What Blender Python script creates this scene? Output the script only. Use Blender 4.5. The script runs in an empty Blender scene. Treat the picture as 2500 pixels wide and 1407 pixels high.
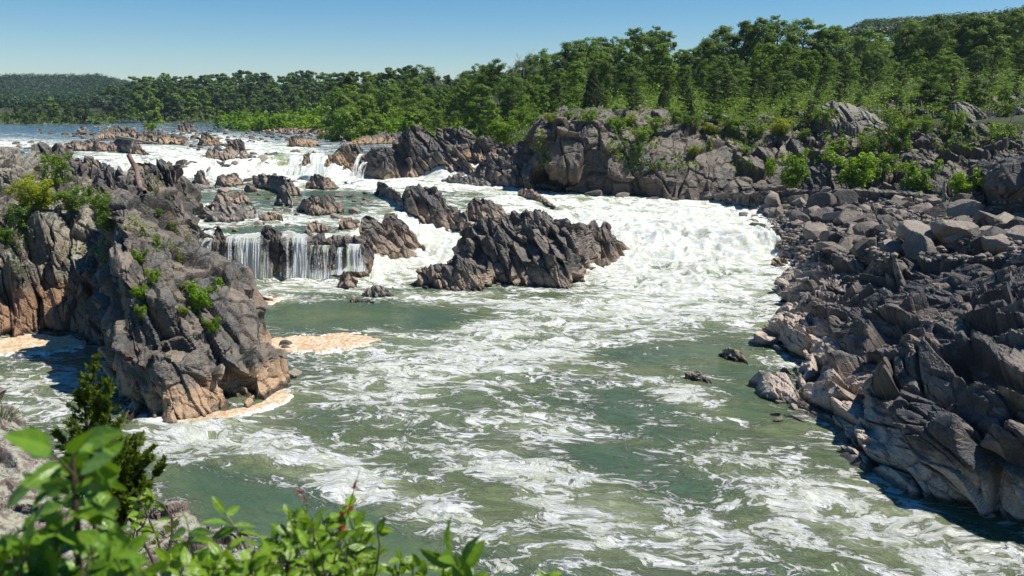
import bpy, math, random, time
import numpy as np
T0=time.time()
random.seed(7); RNG=np.random.default_rng(7)
SC=bpy.context.scene; COL=SC.collection
F=2083.0; HOR=265.0; CX,CY=1250.0,703.5; CAMZ=20.0
TH=math.atan((CY-HOR)/F); CT,ST=math.cos(TH),math.sin(TH)
# ---------- camera geometry helpers: photo pixel + distance -> place in the world ----------
def at(x,y,D):
    x=np.asarray(x,float); y=np.asarray(y,float); D=np.asarray(D,float)
    v=(CY-y)/F; Y=CT+v*ST; Z=-ST+v*CT; X=(x-CX)/F
    return np.stack([X/Y*D, D+0*X, CAMZ+Z/Y*D],-1)
def Dz(y,z):
    v=(CY-np.asarray(y,float))/F
    return (np.asarray(z,float)-CAMZ)*(CT+v*ST)/(-ST+v*CT)
def atz(x,y,z): return at(x,y,Dz(y,z))
def proj(P):
    X,Y,Z=P[...,0],P[...,1],P[...,2]-CAMZ
    dep=Y*CT-Z*ST; up=Y*ST+Z*CT
    return CX+F*X/dep, CY-F*up/dep
# ---------- noise ----------
def _hash(ix,iy,iz,seed):
    h=(ix.astype(np.int64)*374761393+iy.astype(np.int64)*668265263+iz.astype(np.int64)*2147483647+seed*1274126177)&0xffffffff
    h=((h^(h>>13))*1274126177)&0xffffffff
    h=((h^(h>>16))*2246822519)&0xffffffff
    return h^(h>>15)
def _h3(ix,iy,iz,seed):
    h=_hash(ix,iy,iz,seed)
    a=(h&0x3ff)/1023.; b=((h>>10)&0x3ff)/1023.; c=((h>>20)&0x3ff)/1023.
    return a,b,c
def vnoise(P,seed=0):
    P=np.asarray(P,float); i=np.floor(P); f=P-i; f=f*f*f*(f*(f*6-15)+10); i=i.astype(np.int64)
    out=0
    for dx in (0,1):
        wx=f[...,0] if dx else 1-f[...,0]
        for dy in (0,1):
            wy=f[...,1] if dy else 1-f[...,1]
            for dz in (0,1):
                wz=f[...,2] if dz else 1-f[...,2]
                out=out+wx*wy*wz*(_hash(i[...,0]+dx,i[...,1]+dy,i[...,2]+dz,seed)/4294967295.)
    return out*2-1
def fbm(P,oct=4,seed=0,gain=.5,lac=2.03):
    a=1.;s=0;t=0
    for k in range(oct):
        s=s+a*vnoise(P,seed+k*17); t+=a; a*=gain; P=P*lac+3.7
    return s/t
def worley(P,seed):
    """nearest and second-nearest cell: distances, centres, ids"""
    ip=np.floor(P).astype(np.int64); n=len(P)
    F1=np.full(n,1e9);F2=np.full(n,1e9);C=np.zeros((n,3));ID=np.zeros((n,3),np.int64);C2=np.zeros((n,3));ID2=np.zeros((n,3),np.int64)
    for dx in (-1,0,1):
        for dy in (-1,0,1):
            for dz in (-1,0,1):
                c=ip+np.array([dx,dy,dz])
                q=np.stack(_h3(c[:,0],c[:,1],c[:,2],seed),-1)*.84+.08+c
                d=((P-q)**2).sum(1)
                m=d<F1; k=(~m)&(d<F2)
                F2[m]=F1[m]; C2[m]=C[m]; ID2[m]=ID[m]; F1[m]=d[m]; C[m]=q[m]; ID[m]=c[m]
                F2[k]=d[k]; C2[k]=q[k]; ID2[k]=c[k]
    return np.sqrt(F1),np.sqrt(F2),C,ID,C2,ID2
def basis(thin,long=(0,1,0)):
    t=np.array(thin,float);t/=np.linalg.norm(t); l=np.array(long,float); l-=t*(l@t); l/=np.linalg.norm(l)
    return np.stack([t,l,np.cross(t,l)])
STEEP=basis((.87,.15,.45)); SLAB=basis((.42,.30,.86),(.6,-.75,0)); VERT=basis((.97,.2,.15)); LAYER=basis((.2,.1,.97),(1,.2,0))
def blocks(P,S,seed,B=STEEP,aniso=(.55,1.25,1.5),tilt=.9,crack=.5,octs=4,gain=1.0):
    """fractured-rock relief: every cell is a tilted facet; returns height, block random, crack closeness"""
    Q=P+S*.10*np.stack([vnoise(P/(S*1.1),seed+50),vnoise(P/(S*1.1),seed+51),vnoise(P/(S*1.1),seed+52)],-1)
    H=np.zeros(len(P));rnd=np.zeros(len(P));crk=np.zeros(len(P)); s=S; amp=.20*S
    for k in range(octs):
        L=Q@B.T/(np.array(aniso)*s)
        F1,F2,C,ID,C2,ID2=worley(L,seed+k*31)
        def pl(I,Cc):
            r,g1,g2=_h3(I[:,0],I[:,1],I[:,2],seed+k*31+7); g3=_h3(I[:,0],I[:,1],I[:,2],seed+k*31+13)[1]
            return (r-.5)*(1.3,1.5,1.3,1,1)[k]+tilt*(6.5,5.,3.6,2,2)[k]*(np.stack([g1-.5,g2-.5,g3-.5],-1)*(L-Cc)).sum(1)
        df=F2-F1; edge=np.exp(-(df/.05)**2); wt=.5+.5*np.clip(df/(.06,.10,.16,.2,.2)[k],0,1)
        H+=amp*(pl(ID,C)*wt+pl(ID2,C2)*(1-wt)-crack*(1.5,1.5,1.2,.6,.5)[k]*edge)
        w=(.3,.45,.25,.1,.05)[k]; rnd+=w*(_h3(ID[:,0],ID[:,1],ID[:,2],seed+k*31+99)[0]-.5)
        crk=np.maximum(crk,edge*(1,.9,.7,.45,.3)[k])
        s/=2.3; amp=.20*S*(.31**(k+1))*gain
    return H,np.clip(.5+rnd*1.15,0,1),crk
# ---------- objects ----------
def tag(o,label=None,cat=None,group=None,kind=None):
    if label:o['label']=label
    if cat:o['category']=cat
    if group:o['group']=group
    if kind:o['kind']=kind
    return o
def mesh_np(name,V,Fq,mat=None,parent=None,smooth=False,attrs=None,origin=None,mats=None,mi=None):
    """V (n,3); Fq (m,k) or list of arrays of equal-size faces"""
    V=np.asarray(V,np.float64)
    if origin is None: origin=np.zeros(3)
    if not isinstance(Fq,list): Fq=[Fq]
    Fq=[np.asarray(f,np.int64) for f in Fq if len(f)]
    me=bpy.data.meshes.new(name)
    nf=sum(len(f) for f in Fq); nl=sum(f.size for f in Fq)
    me.vertices.add(len(V)); me.loops.add(nl); me.polygons.add(nf)
    me.vertices.foreach_set('co',(V-origin).astype(np.float32).ravel())
    me.loops.foreach_set('vertex_index',np.concatenate([f.ravel() for f in Fq]).astype(np.int32))
    tot=np.concatenate([np.full(len(f),f.shape[1]) for f in Fq]); st=np.concatenate([[0],np.cumsum(tot)[:-1]])
    me.polygons.foreach_set('loop_start',st.astype(np.int32)); 
    try: me.polygons.foreach_set('loop_total',tot.astype(np.int32))
    except Exception: pass
    me.polygons.foreach_set('use_smooth',np.full(nf,bool(smooth)))
    if mats:
        for m in mats: me.materials.append(m)
        me.polygons.foreach_set('material_index',np.asarray(mi,np.int32))
    elif mat: me.materials.append(mat)
    for k,v in (attrs or {}).items():
        v=np.asarray(v,np.float32)
        if v.ndim==1:
            a=me.attributes.new(k,'FLOAT','POINT'); a.data.foreach_set('value',v)
        else:
            a=me.attributes.new(k,'FLOAT_VECTOR','POINT'); a.data.foreach_set('vector',v.ravel())
    me.update(calc_edges=True)
    o=bpy.data.objects.new(name,me); COL.objects.link(o)
    o.location=origin
    if parent is not None:
        o.parent=parent
    return o
def empty(name,loc=(0,0,0)):
    o=bpy.data.objects.new(name,None); COL.objects.link(o); o.location=loc; o.empty_display_size=.2; return o
def grid_faces(nr,nc):
    i=np.arange((nr-1)*(nc-1)); r=i//(nc-1); c=i%(nc-1); a=r*nc+c
    return np.stack([a,a+1,a+nc+1,a+nc],-1)
def grid_normals(G):
    du=np.gradient(G,axis=1); dv=np.gradient(G,axis=0)
    n=np.cross(du,dv); n/=np.linalg.norm(n,axis=-1,keepdims=True)+1e-9
    return n
def blur_grid(G,k):
    for _ in range(k):
        H=G.copy()
        H[1:-1]=(G[:-2]+2*G[1:-1]+G[2:])/4; G=H.copy()
        G[:,1:-1]=(H[:,:-2]+2*H[:,1:-1]+H[:,2:])/4
    return G
# ---------- the river's level: knots (y pixel, z) of the two drops, per photo column ----------
#      x :  foot of lower drop, lip of lower drop, foot of upper drop, lip of upper drop
WT=[(-500,(676,0),(572,4.8),(440,5.9),(398,9.0)),(200,(676,0),(572,4.8),(436,5.9),(395,9.3)),(450,(676,0),(572,4.8),(440,5.9),(383,9.6)),
    (700,(676,0),(570,4.85),(436,5.9),(380,9.8)),(860,(674,0),(568,4.8),(432,5.9),(384,9.6)),(960,(664,0),(528,4.9),(430,5.9),(385,9.6)),
    (1060,(668,0),(492,5.0),(440,5.6),(385,9.6)),(1250,(695,0),(486,4.9),(462,5.4),(400,9.0)),(1400,(700,0),(500,4.4),(468,5.3),(400,9.0)),
    (1600,(662,.1),(535,3.5),(480,5.0),(400,9.0)),(1700,(630,.3),(575,2.4),(488,4.7),(400,9.0)),(1850,(628,.3),(578,2.3),(488,4.7),(400,9)),
    (3200,(628,.3),(578,2.3),(488,4.7),(400,9))]
WX=np.array([w[0] for w in WT],float)
WD=np.array([[Dz(y,z) for (y,z) in w[1:]] for w in WT]); WZ=np.array([[z for (y,z) in w[1:]] for w in WT])
def xpx(X,Y,Z=4.): return CX+F*X/(Y*CT-(Z-CAMZ)*ST)
def zw(X,Y,jit=True):
    X=np.asarray(X,float);Y=np.asarray(Y,float)
    x=xpx(X,Y,np.where(Y<100,0,5.))
    d=[np.interp(x,WX,WD[:,k]) for k in range(4)]; z=[np.interp(x,WX,WZ[:,k]) for k in range(4)]
    if jit:
        j=.5*vnoise(np.stack([X*.35,Y*0,Y*0],-1),91)+.25*vnoise(np.stack([X*1.1,Y*0,Y*0],-1),92)
        d[0]=d[0]+j; d[1]=d[1]+j
        j2=2.2*vnoise(np.stack([X*.13,Y*0,Y*0],-1),93)+.9*vnoise(np.stack([X*.4,Y*0,Y*0],-1),94)
        d[2]=d[2]+j2; d[3]=d[3]+j2
    ds=[np.zeros_like(X)]+d+[np.maximum(250.,d[3]+8)]; zs=[np.zeros_like(X)]+z+[np.full_like(X,10.)]
    out=np.full(X.shape,10.)
    for k in range(5):
        t=np.clip((Y-ds[k])/np.maximum(ds[k+1]-ds[k],.05),0,1)
        if k in(1,3): t=t*t*(3-2*t)
        out=np.where((Y>=ds[k])&(Y<ds[k+1]),zs[k]+(zs[k+1]-zs[k])*t,out)
    return out
_DD=np.concatenate([np.arange(20,200,.15),np.arange(200,1300,2.)])
def whit(x,y):
    """distance at which photo pixel (x,y) meets the river"""
    res=[]
    for xx,yy in zip(np.atleast_1d(x).astype(float),np.atleast_1d(y).astype(float)):
        X=(xx-CX)/F*(_DD*CT+12*ST)
        z=zw(X,_DD,False); px,py=proj(np.stack([X,_DD,z],-1))
        k=np.argmax(py<=yy); 
        if py[k]>yy: k=len(_DD)-1
        res.append(_DD[k])
    return np.array(res)
# ---------- materials ----------
class NT:
    def __init__(s,name):
        s.m=bpy.data.materials.new(name); s.m.use_nodes=True; s.t=s.m.node_tree; s.t.nodes.clear()
        s.out=s.n('ShaderNodeOutputMaterial')
    def n(s,ty,**k):
        nd=s.t.nodes.new(ty)
        for a,b in k.items():
            if a=='i':
                for kk,vv in b.items():
                    if isinstance(vv,bpy.types.NodeSocket): s.t.links.new(vv,nd.inputs[kk])
                    else: nd.inputs[kk].default_value=vv
            else: setattr(nd,a,b)
        return nd
    def L(s,a,b): s.t.links.new(a,b)
    def math(s,op,a,b=0.,c=None,clamp=False):
        nd=s.t.nodes.new('ShaderNodeMath'); nd.operation=op; nd.use_clamp=clamp
        for k,v in enumerate((a,b)+((c,) if c is not None else ())):
            if isinstance(v,bpy.types.NodeSocket): s.L(v,nd.inputs[k])
            else: nd.inputs[k].default_value=v
        return nd.outputs[0]
    def ramp(s,v,a,b,inter='SMOOTHSTEP',lo=0.,hi=1.):
        nd=s.t.nodes.new('ShaderNodeMapRange'); nd.interpolation_type=inter; nd.clamp=True
        for k,x in (('Value',v),('From Min',a),('From Max',b),('To Min',lo),('To Max',hi)):
            if isinstance(x,bpy.types.NodeSocket): s.L(x,nd.inputs[k])
            else: nd.inputs[k].default_value=x
        return nd.outputs[0]
    def mix(s,f,a,b,mode='MIX'):
        nd=s.t.nodes.new('ShaderNodeMix'); nd.data_type='RGBA'; nd.blend_type=mode
        for k,x in ((0,f),(6,a),(7,b)):
            if isinstance(x,bpy.types.NodeSocket): s.L(x,nd.inputs[k])
            elif k==0: nd.inputs[k].default_value=x
            else: nd.inputs[k].default_value=(*x,1.) if len(x)==3 else x
        return nd.outputs[2]
    def noise(s,vec,scale,detail=4,rough=.55,dist=0.,col=False):
        nd=s.t.nodes.new('ShaderNodeTexNoise'); nd.inputs['Scale'].default_value=scale; nd.inputs['Detail'].default_value=detail
        nd.inputs['Roughness'].default_value=rough; nd.inputs['Distortion'].default_value=dist
        if vec is not None: s.L(vec,nd.inputs['Vector'])
        return nd.outputs[1 if col else 0]
    def vor(s,vec,scale,feature='F1',out='Distance',rand=1.):
        nd=s.t.nodes.new('ShaderNodeTexVoronoi'); nd.feature=feature; nd.inputs['Scale'].default_value=scale; nd.inputs['Randomness'].default_value=rand
        s.L(vec,nd.inputs['Vector']); return nd.outputs[out]
    def attr(s,name,what='Fac'):
        nd=s.t.nodes.new('ShaderNodeAttribute'); nd.attribute_name=name; return nd.outputs[what]
    def pos(s): return s.n('ShaderNodeNewGeometry').outputs['Position']
    def vmul(s,v,k):
        nd=s.t.nodes.new('ShaderNodeVectorMath'); nd.operation='MULTIPLY'; s.L(v,nd.inputs[0]); nd.inputs[1].default_value=k; return nd.outputs[0]
    def vadd(s,a,b):
        nd=s.t.nodes.new('ShaderNodeVectorMath'); nd.operation='ADD'; s.L(a,nd.inputs[0]); s.L(b,nd.inputs[1]); return nd.outputs[0]
def rock_mat(name,dark,mid,light,pale=(.36,.27,.20),band=(1.2,2.6),lichen=0.,lichcol=(.27,.29,.22),sc=1.,warm=.0,random_obj=False,contrast=1.):
    t=NT(name); P=t.pos()
    hw=t.attr('hw'); rn=t.attr('rnd'); ck=t.attr('crk')
    n1=t.noise(P,.22*sc,4,.6); n2=t.noise(P,1.4*sc,6,.68); n3=t.noise(P,7.*sc,5,.7)
    if random_obj:
        oi=t.n('ShaderNodeObjectInfo').outputs['Random']; rn=t.math('ADD',t.math('MULTIPLY',oi,.8),t.math('MULTIPLY',n2,.3))
    v=t.math('ADD',t.math('MULTIPLY',rn,1.15*contrast),t.math('ADD',t.math('MULTIPLY',n1,.7),t.math('MULTIPLY',n2,.55)))  # ~0..2.1, mean ~1.07
    c=t.mix(t.ramp(v,.92,1.24),dark,mid); c=t.mix(t.ramp(v,1.22,1.6),c,light)
    # mineral streaks and rust
    w=t.noise(t.vmul(P,(1.,1.,.35)),.9*sc,5,.6)
    c=t.mix(t.math('MULTIPLY',t.ramp(w,.56,.70),.45+warm),c,(.26,.135,.065))
    # fine mottling
    c=t.mix(t.ramp(n3,.3,.72,'LINEAR'),t.mix(.42,c,(.012,.012,.014)),t.mix(.16,c,(.42,.38,.33)))
    # lichen on upward faces
    if lichen>0:
        N=t.n('ShaderNodeNewGeometry').outputs['Normal']; nz=t.n('ShaderNodeSeparateXYZ',i={0:N}).outputs[2]
        ln=t.noise(P,2.3*sc,8,.75)
        lm=t.math('MULTIPLY',t.ramp(t.math('ADD',ln,t.math('MULTIPLY',nz,.14)),.54,.66),lichen)
        c=t.mix(lm,c,lichcol)
    # scoured pale band above the water line, black wet strip right at it
    if not random_obj:
        hh=t.math('ADD',hw,t.math('MULTIPLY',t.math('ADD',n1,t.math('MULTIPLY',n2,.6)),-1.9))   # height minus ~ -1.5
        bm=t.math('SUBTRACT',1.,t.ramp(hh,band[0]-1.5,band[1]-1.5))
        c=t.mix(t.math('MULTIPLY',bm,.88),c,t.mix(t.ramp(n3,.3,.7,'LINEAR'),tuple(k*.5 for k in pale),pale))
        wet=t.math('SUBTRACT',1.,t.ramp(t.math('SUBTRACT',hw,t.math('MULTIPLY',n2,.5)),-.08,.22))
        c=t.mix(t.math('MULTIPLY',wet,.85),c,(.020,.018,.012))
    else: wet=None
    if not random_obj: c=t.mix(t.math('MULTIPLY',t.ramp(ck,.45,1.),.6),c,(.016,.015,.014))
    b1=t.noise(P,3.2*sc,7,.7,.3); b2=t.vor(t.vadd(P,t.vmul(t.noise(P,1.5*sc,3,.6,0,True),(.5,.5,.5))),1.5*sc,'DISTANCE_TO_EDGE')
    hgt=t.math('ADD',t.math('MULTIPLY',b1,.5),t.math('MULTIPLY',t.ramp(b2,0.,.07),.22))
    bu=t.n('ShaderNodeBump',i={'Height':hgt,'Strength':.7,'Distance':.20/sc})
    pr=t.n('ShaderNodeBsdfPrincipled',i={'Base Color':c,'Roughness':(t.ramp(wet,0,1,'LINEAR',.72,.28) if wet is not None else .74),'Normal':bu.outputs[0]})
    pr.inputs['Specular IOR Level'].default_value=.35
    t.L(pr.outputs[0],t.out.inputs[0]); return t.m
def leaf_mat(name,c0,c1,hue=.0,trans=.45,rough=.5,attr=True,spec=.3,veins=False):
    t=NT(name); oi=t.n('ShaderNodeObjectInfo').outputs['Random']
    r=t.attr('rnd') if attr else oi
    v=t.math('ADD',t.math('MULTIPLY',oi,.5),t.math('MULTIPLY',r,.5))
    c=t.mix(t.ramp(v,.2,.8,'LINEAR'),c0,c1)
    if veins:
        w=t.attr('vein'); c=t.mix(t.math('MULTIPLY',w,.5),c,(c1[0]*1.8,c1[1]*1.5,c1[2]*1.6))
        bl=t.noise(t.pos(),38.,3,.6); c=t.mix(t.math('MULTIPLY',t.ramp(bl,.62,.72),.55),c,(.30,.16,.03))
        bu=t.n('ShaderNodeBump',i={'Height':w,'Strength':.5,'Distance':.003}).outputs[0]
    d=t.n('ShaderNodeBsdfPrincipled',i={'Base Color':c,'Roughness':rough}); d.inputs['Specular IOR Level'].default_value=spec
    if veins: t.L(bu,d.inputs['Normal'])
    tr=t.n('ShaderNodeBsdfTranslucent',i={'Color':t.mix(.5,c,(c1[0]*1.6,c1[1]*1.5,c1[2]*.4))})
    mx=t.n('ShaderNodeMixShader',i={0:trans}); t.L(d.outputs[0],mx.inputs[1]); t.L(tr.outputs[0],mx.inputs[2])
    t.L(mx.outputs[0],t.out.inputs[0]); return t.m
def bark_mat(name,a,b,sc=3.):
    t=NT(name); P=t.pos(); n=t.noise(t.vmul(P,(1,1,.3)),sc,6,.7)
    c=t.mix(t.ramp(n,.3,.7),a,b); bu=t.n('ShaderNodeBump',i={'Height':n,'Strength':.8,'Distance':.05})
    pr=t.n('ShaderNodeBsdfPrincipled',i={'Base Color':c,'Roughness':.85,'Normal':bu.outputs[0]}); t.L(pr.outputs[0],t.out.inputs[0]); return t.m
def water_mat():
    t=NT('river_water'); P=t.pos(); D=t.attr('foam'); ae=t.attr('aer'); cr=t.attr('crest')
    sep=t.n('ShaderNodeSeparateXYZ',i={0:P}); dist=sep.outputs[1]
    base=t.attr('flow','Vector')
    q=t.vadd(base,t.vmul(t.noise(base,.16,3,.55,0,True),(5.5,5.5,0)))
    q2=t.vadd(q,t.vmul(t.noise(q,.75,3,.6,0,True),(1.5,1.5,0)))
    def rid(n,k): return t.math('MAXIMUM',t.math('SUBTRACT',1.,t.math('MULTIPLY',t.math('ABSOLUTE',t.math('SUBTRACT',n,.5)),k)),-.25)
    a=t.noise(q2,.33,9,.62); b=t.noise(q2,1.15,7,.64); big=t.noise(q,.13,4,.6); fine=t.noise(q2,3.8,7,.76); patch=t.noise(q,.42,4,.6)
    S=lambda x,m:t.math('MULTIPLY',t.math('SUBTRACT',x,.5),m)
    dens=t.math('ADD',t.math('ADD',t.math('MULTIPLY',D,1.22),S(big,.8)),t.math('ADD',S(patch,.6),t.math('MULTIPLY',cr,.46)))
    # crisp lace, dense caps, and a soft half-dissolved veil
    v=t.math('ADD',dens,t.math('ADD',t.math('MULTIPLY',rid(a,9.),.54),t.math('MULTIPLY',rid(b,10.),.36)))
    v=t.math('ADD',v,S(fine,1.3)); lace=t.ramp(v,.95,1.15)
    veil=t.math('MULTIPLY',t.ramp(t.math('ADD',dens,t.math('ADD',S(b,1.2),S(fine,1.0))),.25,.95),.50)
    sp=t.math('MULTIPLY',t.ramp(t.noise(base,8.,3,.6),.69,.73),.55)
    foam=t.math('MAXIMUM',lace,sp)
    deep=t.mix(t.ramp(big,.35,.65),(.056,.096,.056),(.110,.138,.056))
    deep=t.mix(t.ramp(sep.outputs[2],5.,9.5),deep,(.030,.066,.078))
    ol=t.ramp(t.math('ADD',t.math('ADD',t.math('MULTIPLY',D,.9),t.math('MULTIPLY',ae,.8)),t.math('ADD',t.math('MULTIPLY',big,.9),t.math('MULTIPLY',cr,.3))),.65,1.55)
    body=t.mix(ol,deep,(.27,.31,.13))
    body=t.mix(veil,body,t.mix(t.ramp(D,.45,.62),(.40,.45,.30),(.50,.54,.40)))
    fc=t.mix(t.ramp(t.noise(q2,.9,5,.6),.38,.62),(.62,.64,.52),(.79,.80,.78))
    c=t.mix(foam,body,fc)
    w1=t.noise(t.vmul(q,(1.,1.6,1.)),1.1,6,.6); w2=t.noise(base,5.,5,.65)
    hgt=t.math('ADD',t.math('MULTIPLY',w1,.6),t.math('ADD',t.math('MULTIPLY',w2,.16),t.math('MULTIPLY',t.math('MULTIPLY',t.math('MAXIMUM',foam,veil),t.math('ADD',fine,t.math('MULTIPLY',b,.8))),.9)))
    bu=t.n('ShaderNodeBump',i={'Height':hgt,'Strength':t.ramp(dist,60,260,'LINEAR',1.,.55),'Distance':.45})
    ff=t.math('MAXIMUM',foam,veil)
    pr=t.n('ShaderNodeBsdfPrincipled',i={'Base Color':c,'Roughness':t.ramp(ff,0,1,'LINEAR',.15,.85),'Normal':bu.outputs[0]})
    pr.inputs['IOR'].default_value=1.33; t.L(t.ramp(ff,0,1,'LINEAR',.5,.05),pr.inputs['Specular IOR Level'])
    t.L(pr.outputs[0],t.out.inputs[0]); return t.m
def curtain_mat():
    t=NT('falling_water'); U=t.attr('flow','Vector'); k=t.attr('thick')
    s=t.noise(t.vmul(U,(1.,.09,1.)),1.5,6,.72,.3); f=t.noise(t.vmul(U,(1.,.5,1.)),7.,5,.75)
    v=t.math('ADD',t.math('ADD',t.math('MULTIPLY',s,1.9),t.math('MULTIPLY',f,1.2)),k)
    al=t.ramp(v,1.30,1.78)
    c=t.mix(t.ramp(t.noise(t.vmul(U,(1.,.2,1.)),1.,3),.45,.7),(.76,.78,.78),(.58,.62,.44))
    pr=t.n('ShaderNodeBsdfPrincipled',i={'Base Color':c,'Roughness':.6,'Normal':t.n('ShaderNodeBump',i={'Height':v,'Strength':.8,'Distance':.2}).outputs[0]})
    tl=t.n('ShaderNodeBsdfTranslucent',i={'Color':c}); m1=t.n('ShaderNodeMixShader',i={0:.3}); t.L(pr.outputs[0],m1.inputs[1]); t.L(tl.outputs[0],m1.inputs[2])
    m2=t.n('ShaderNodeMixShader',i={0:al}); t.L(t.n('ShaderNodeBsdfTransparent').outputs[0],m2.inputs[1]); t.L(m1.outputs[0],m2.inputs[2])
    t.L(m2.outputs[0],t.out.inputs[0]); return t.m
def foam_mat():
    t=NT('tan_froth'); P=t.pos(); n=t.noise(P,2.6,6,.7); h=t.attr('edge')
    c=t.mix(t.ramp(n,.42,.62),(.50,.33,.18),(.74,.60,.44)); c=t.mix(t.ramp(t.math('ADD',h,t.math('MULTIPLY',t.noise(P,1.2,5,.7),.9)),.55,1.0),(.76,.74,.68),c)
    pr=t.n('ShaderNodeBsdfPrincipled',i={'Base Color':c,'Roughness':.9,'Normal':t.n('ShaderNodeBump',i={'Height':n,'Strength':1.,'Distance':.25}).outputs[0]})
    t.L(pr.outputs[0],t.out.inputs[0]); return t.m
def ground_mat():
    t=NT('forest_floor'); P=t.pos(); n=t.noise(P,.25,6,.65); m=t.noise(P,1.9,5,.7)
    c=t.mix(t.ramp(n,.4,.6),(.035,.045,.015),(.055,.075,.018)); c=t.mix(t.ramp(m,.5,.7),c,(.09,.075,.045))
    pr=t.n('ShaderNodeBsdfPrincipled',i={'Base Color':c,'Roughness':.95,'Normal':t.n('ShaderNodeBump',i={'Height':m,'Strength':1.,'Distance':.6}).outputs[0]})
    t.L(pr.outputs[0],t.out.inputs[0]); return t.m
M={}
M['dark']=rock_mat('dark_grey_rock',(.042,.043,.048),(.098,.080,.066),(.20,.150,.115),(.40,.29,.21),(1.1,2.4),lichen=.25,lichcol=(.17,.17,.155))
M['isle']=rock_mat('island_rock',(.046,.046,.048),(.118,.095,.074),(.24,.185,.14),(.40,.30,.22),(1.0,2.2),lichen=.2,lichcol=(.20,.19,.175))
M['brown']=rock_mat('brown_rock',(.050,.048,.050),(.108,.086,.065),(.21,.155,.112),(.52,.35,.21),(1.35,2.3),lichen=.2,lichcol=(.25,.25,.19),warm=.15)
M['lich']=rock_mat('lichen_rock',(.07,.062,.055),(.155,.125,.098),(.26,.22,.17),(.36,.21,.12),(3.0,5.0),lichen=.75,lichcol=(.27,.275,.20),warm=.1)
M['cliff']=rock_mat('cliff_rock',(.038,.030,.024),(.098,.068,.045),(.18,.128,.086),(.17,.13,.10),(1.0,2.4),lichen=.5,lichcol=(.20,.20,.165),warm=.1)
M['slab']=rock_mat('black_slab_rock',(.024,.026,.031),(.072,.061,.052),(.24,.185,.14),(.62,.50,.40),(1.5,2.9),lichen=.15,lichcol=(.17,.18,.17))
M['pale']=rock_mat('pale_boulder_rock',(.09,.08,.072),(.20,.165,.135),(.33,.29,.25),(.38,.33,.28),(.5,1.2),lichen=.1)
M['boul']=rock_mat('loose_boulder',(.055,.051,.047),(.14,.112,.085),(.29,.24,.19),random_obj=True)
M['near']=rock_mat('near_lichen_rock',(.085,.055,.05),(.15,.10,.085),(.24,.18,.145),lichen=.8,lichcol=(.33,.34,.26),sc=3.0,band=(-99,-98))
# ---------- river ----------
def ell(px,py,cx,cy,rx,ry,rot=0.):
    dx,dy=px-cx,py-cy
    if rot: c,s=math.cos(rot),math.sin(rot); dx,dy=dx*c+dy*s,-dx*s+dy*c
    return np.exp(-((dx/rx)**2+(dy/ry)**2))
# (cx,cy,rx,ry,rot,strength) : whiteness of the water by place
FB=[(1550,640,230,80,0,.48),(1800,640,190,90,0,.48),(1650,740,330,60,.0,.38),(1350,800,280,50,-.15,.42),(1240,860,330,50,-.1,.22),(1050,880,240,40,0,.10),
 (1750,560,160,45,0,.35),(1450,520,170,35,.1,.42),(1650,520,220,30,0,.22),(1280,495,60,28,.2,.5),(1060,590,75,60,.5,.75),(960,660,150,26,0,.60),(760,685,190,14,0,.60),(700,712,140,9,0,.2),
 (1080,725,180,13,.03,.30),(980,485,70,22,.4,.35),(900,540,60,26,0,.35),(1020,520,60,30,.6,.4),(1150,450,130,14,0,.3),
 (560,415,110,26,0,.50),(700,415,120,34,0,.5),(850,440,150,22,0,.5),(330,392,140,16,.1,.38),(420,372,90,14,.1,.45),(560,345,140,14,.15,.35),(640,370,120,18,0,.25),(950,445,160,14,0,.45),(1100,455,140,10,0,.3),
 (650,540,150,10,0,.25),(500,600,60,40,0,.4),(520,525,50,30,0,.4),(700,560,30,14,0,.3),
 (640,1090,250,40,.35,.36),(800,1160,210,32,.45,.38),(980,1215,190,26,.35,.32),(1150,1290,150,24,.3,.25),(420,1080,130,60,0,.33),
 (150,950,170,50,0,.30),(90,1010,120,40,0,.15),(1320,1040,220,45,0,.16),(1250,1150,260,36,.3,.26),(1350,1170,160,45,.3,.22),(1600,1290,320,60,.25,.30),(1950,1200,230,50,.35,.32),(2150,1290,260,60,.2,.34),(2330,1340,200,70,.2,.2),(1620,960,90,30,.3,.25),(1750,1000,120,40,.6,.15),
 (1900,880,80,30,0,.2),(1000,960,300,60,0,.12),(30,352,120,12,0,.3),(1450,1370,300,50,0,.15),(700,735,60,9,0,.3)]
FD=[(950,770,260,26,0,.42),(760,775,120,24,0,.3),(1500,840,60,24,.2,.12),(1620,880,130,28,0,.2),(1800,880,160,50,.4,.22),(1850,1020,140,60,.6,.2),(1560,960,110,50,.6,.15),(620,1230,280,40,.35,.38),(900,1340,260,50,.2,.40),(1150,1180,90,30,0,.25),(1500,1130,100,30,.2,.2),
 (260,960,110,80,.8,.12),(780,1040,160,34,0,.15),(1350,722,100,10,0,.5),(1180,732,60,6,0,.2),(850,475,110,13,0,.35),(560,480,120,14,0,.3),(700,560,90,9,0,.3),(580,565,80,8,0,.3),(860,510,60,14,0,.25),(1400,462,90,9,0,.4),
 (150,330,330,16,0,.05),(350,400,70,7,.1,.3),(660,372,50,9,0,.15),(1010,1060,130,24,0,.1),(2400,1290,120,30,.4,.35)]
def foam_density(px,py,Y):
    d=np.full(px.shape,.33)
    d=np.where(py<440,.26,d); d=np.where(py<325,.16,d)
    for (a,b,c,e,r,s) in FB: d=d+s*ell(px,py,a,b,c,e,r)
    for (a,b,c,e,r,s) in FD: d=d-s*ell(px,py,a,b,c,e,r)
    d=np.clip(d,0,2); return np.where(d>.5,.5+(1-np.exp(-(d-.5)*1.8))*.15,d)
rows=[24.]
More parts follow.
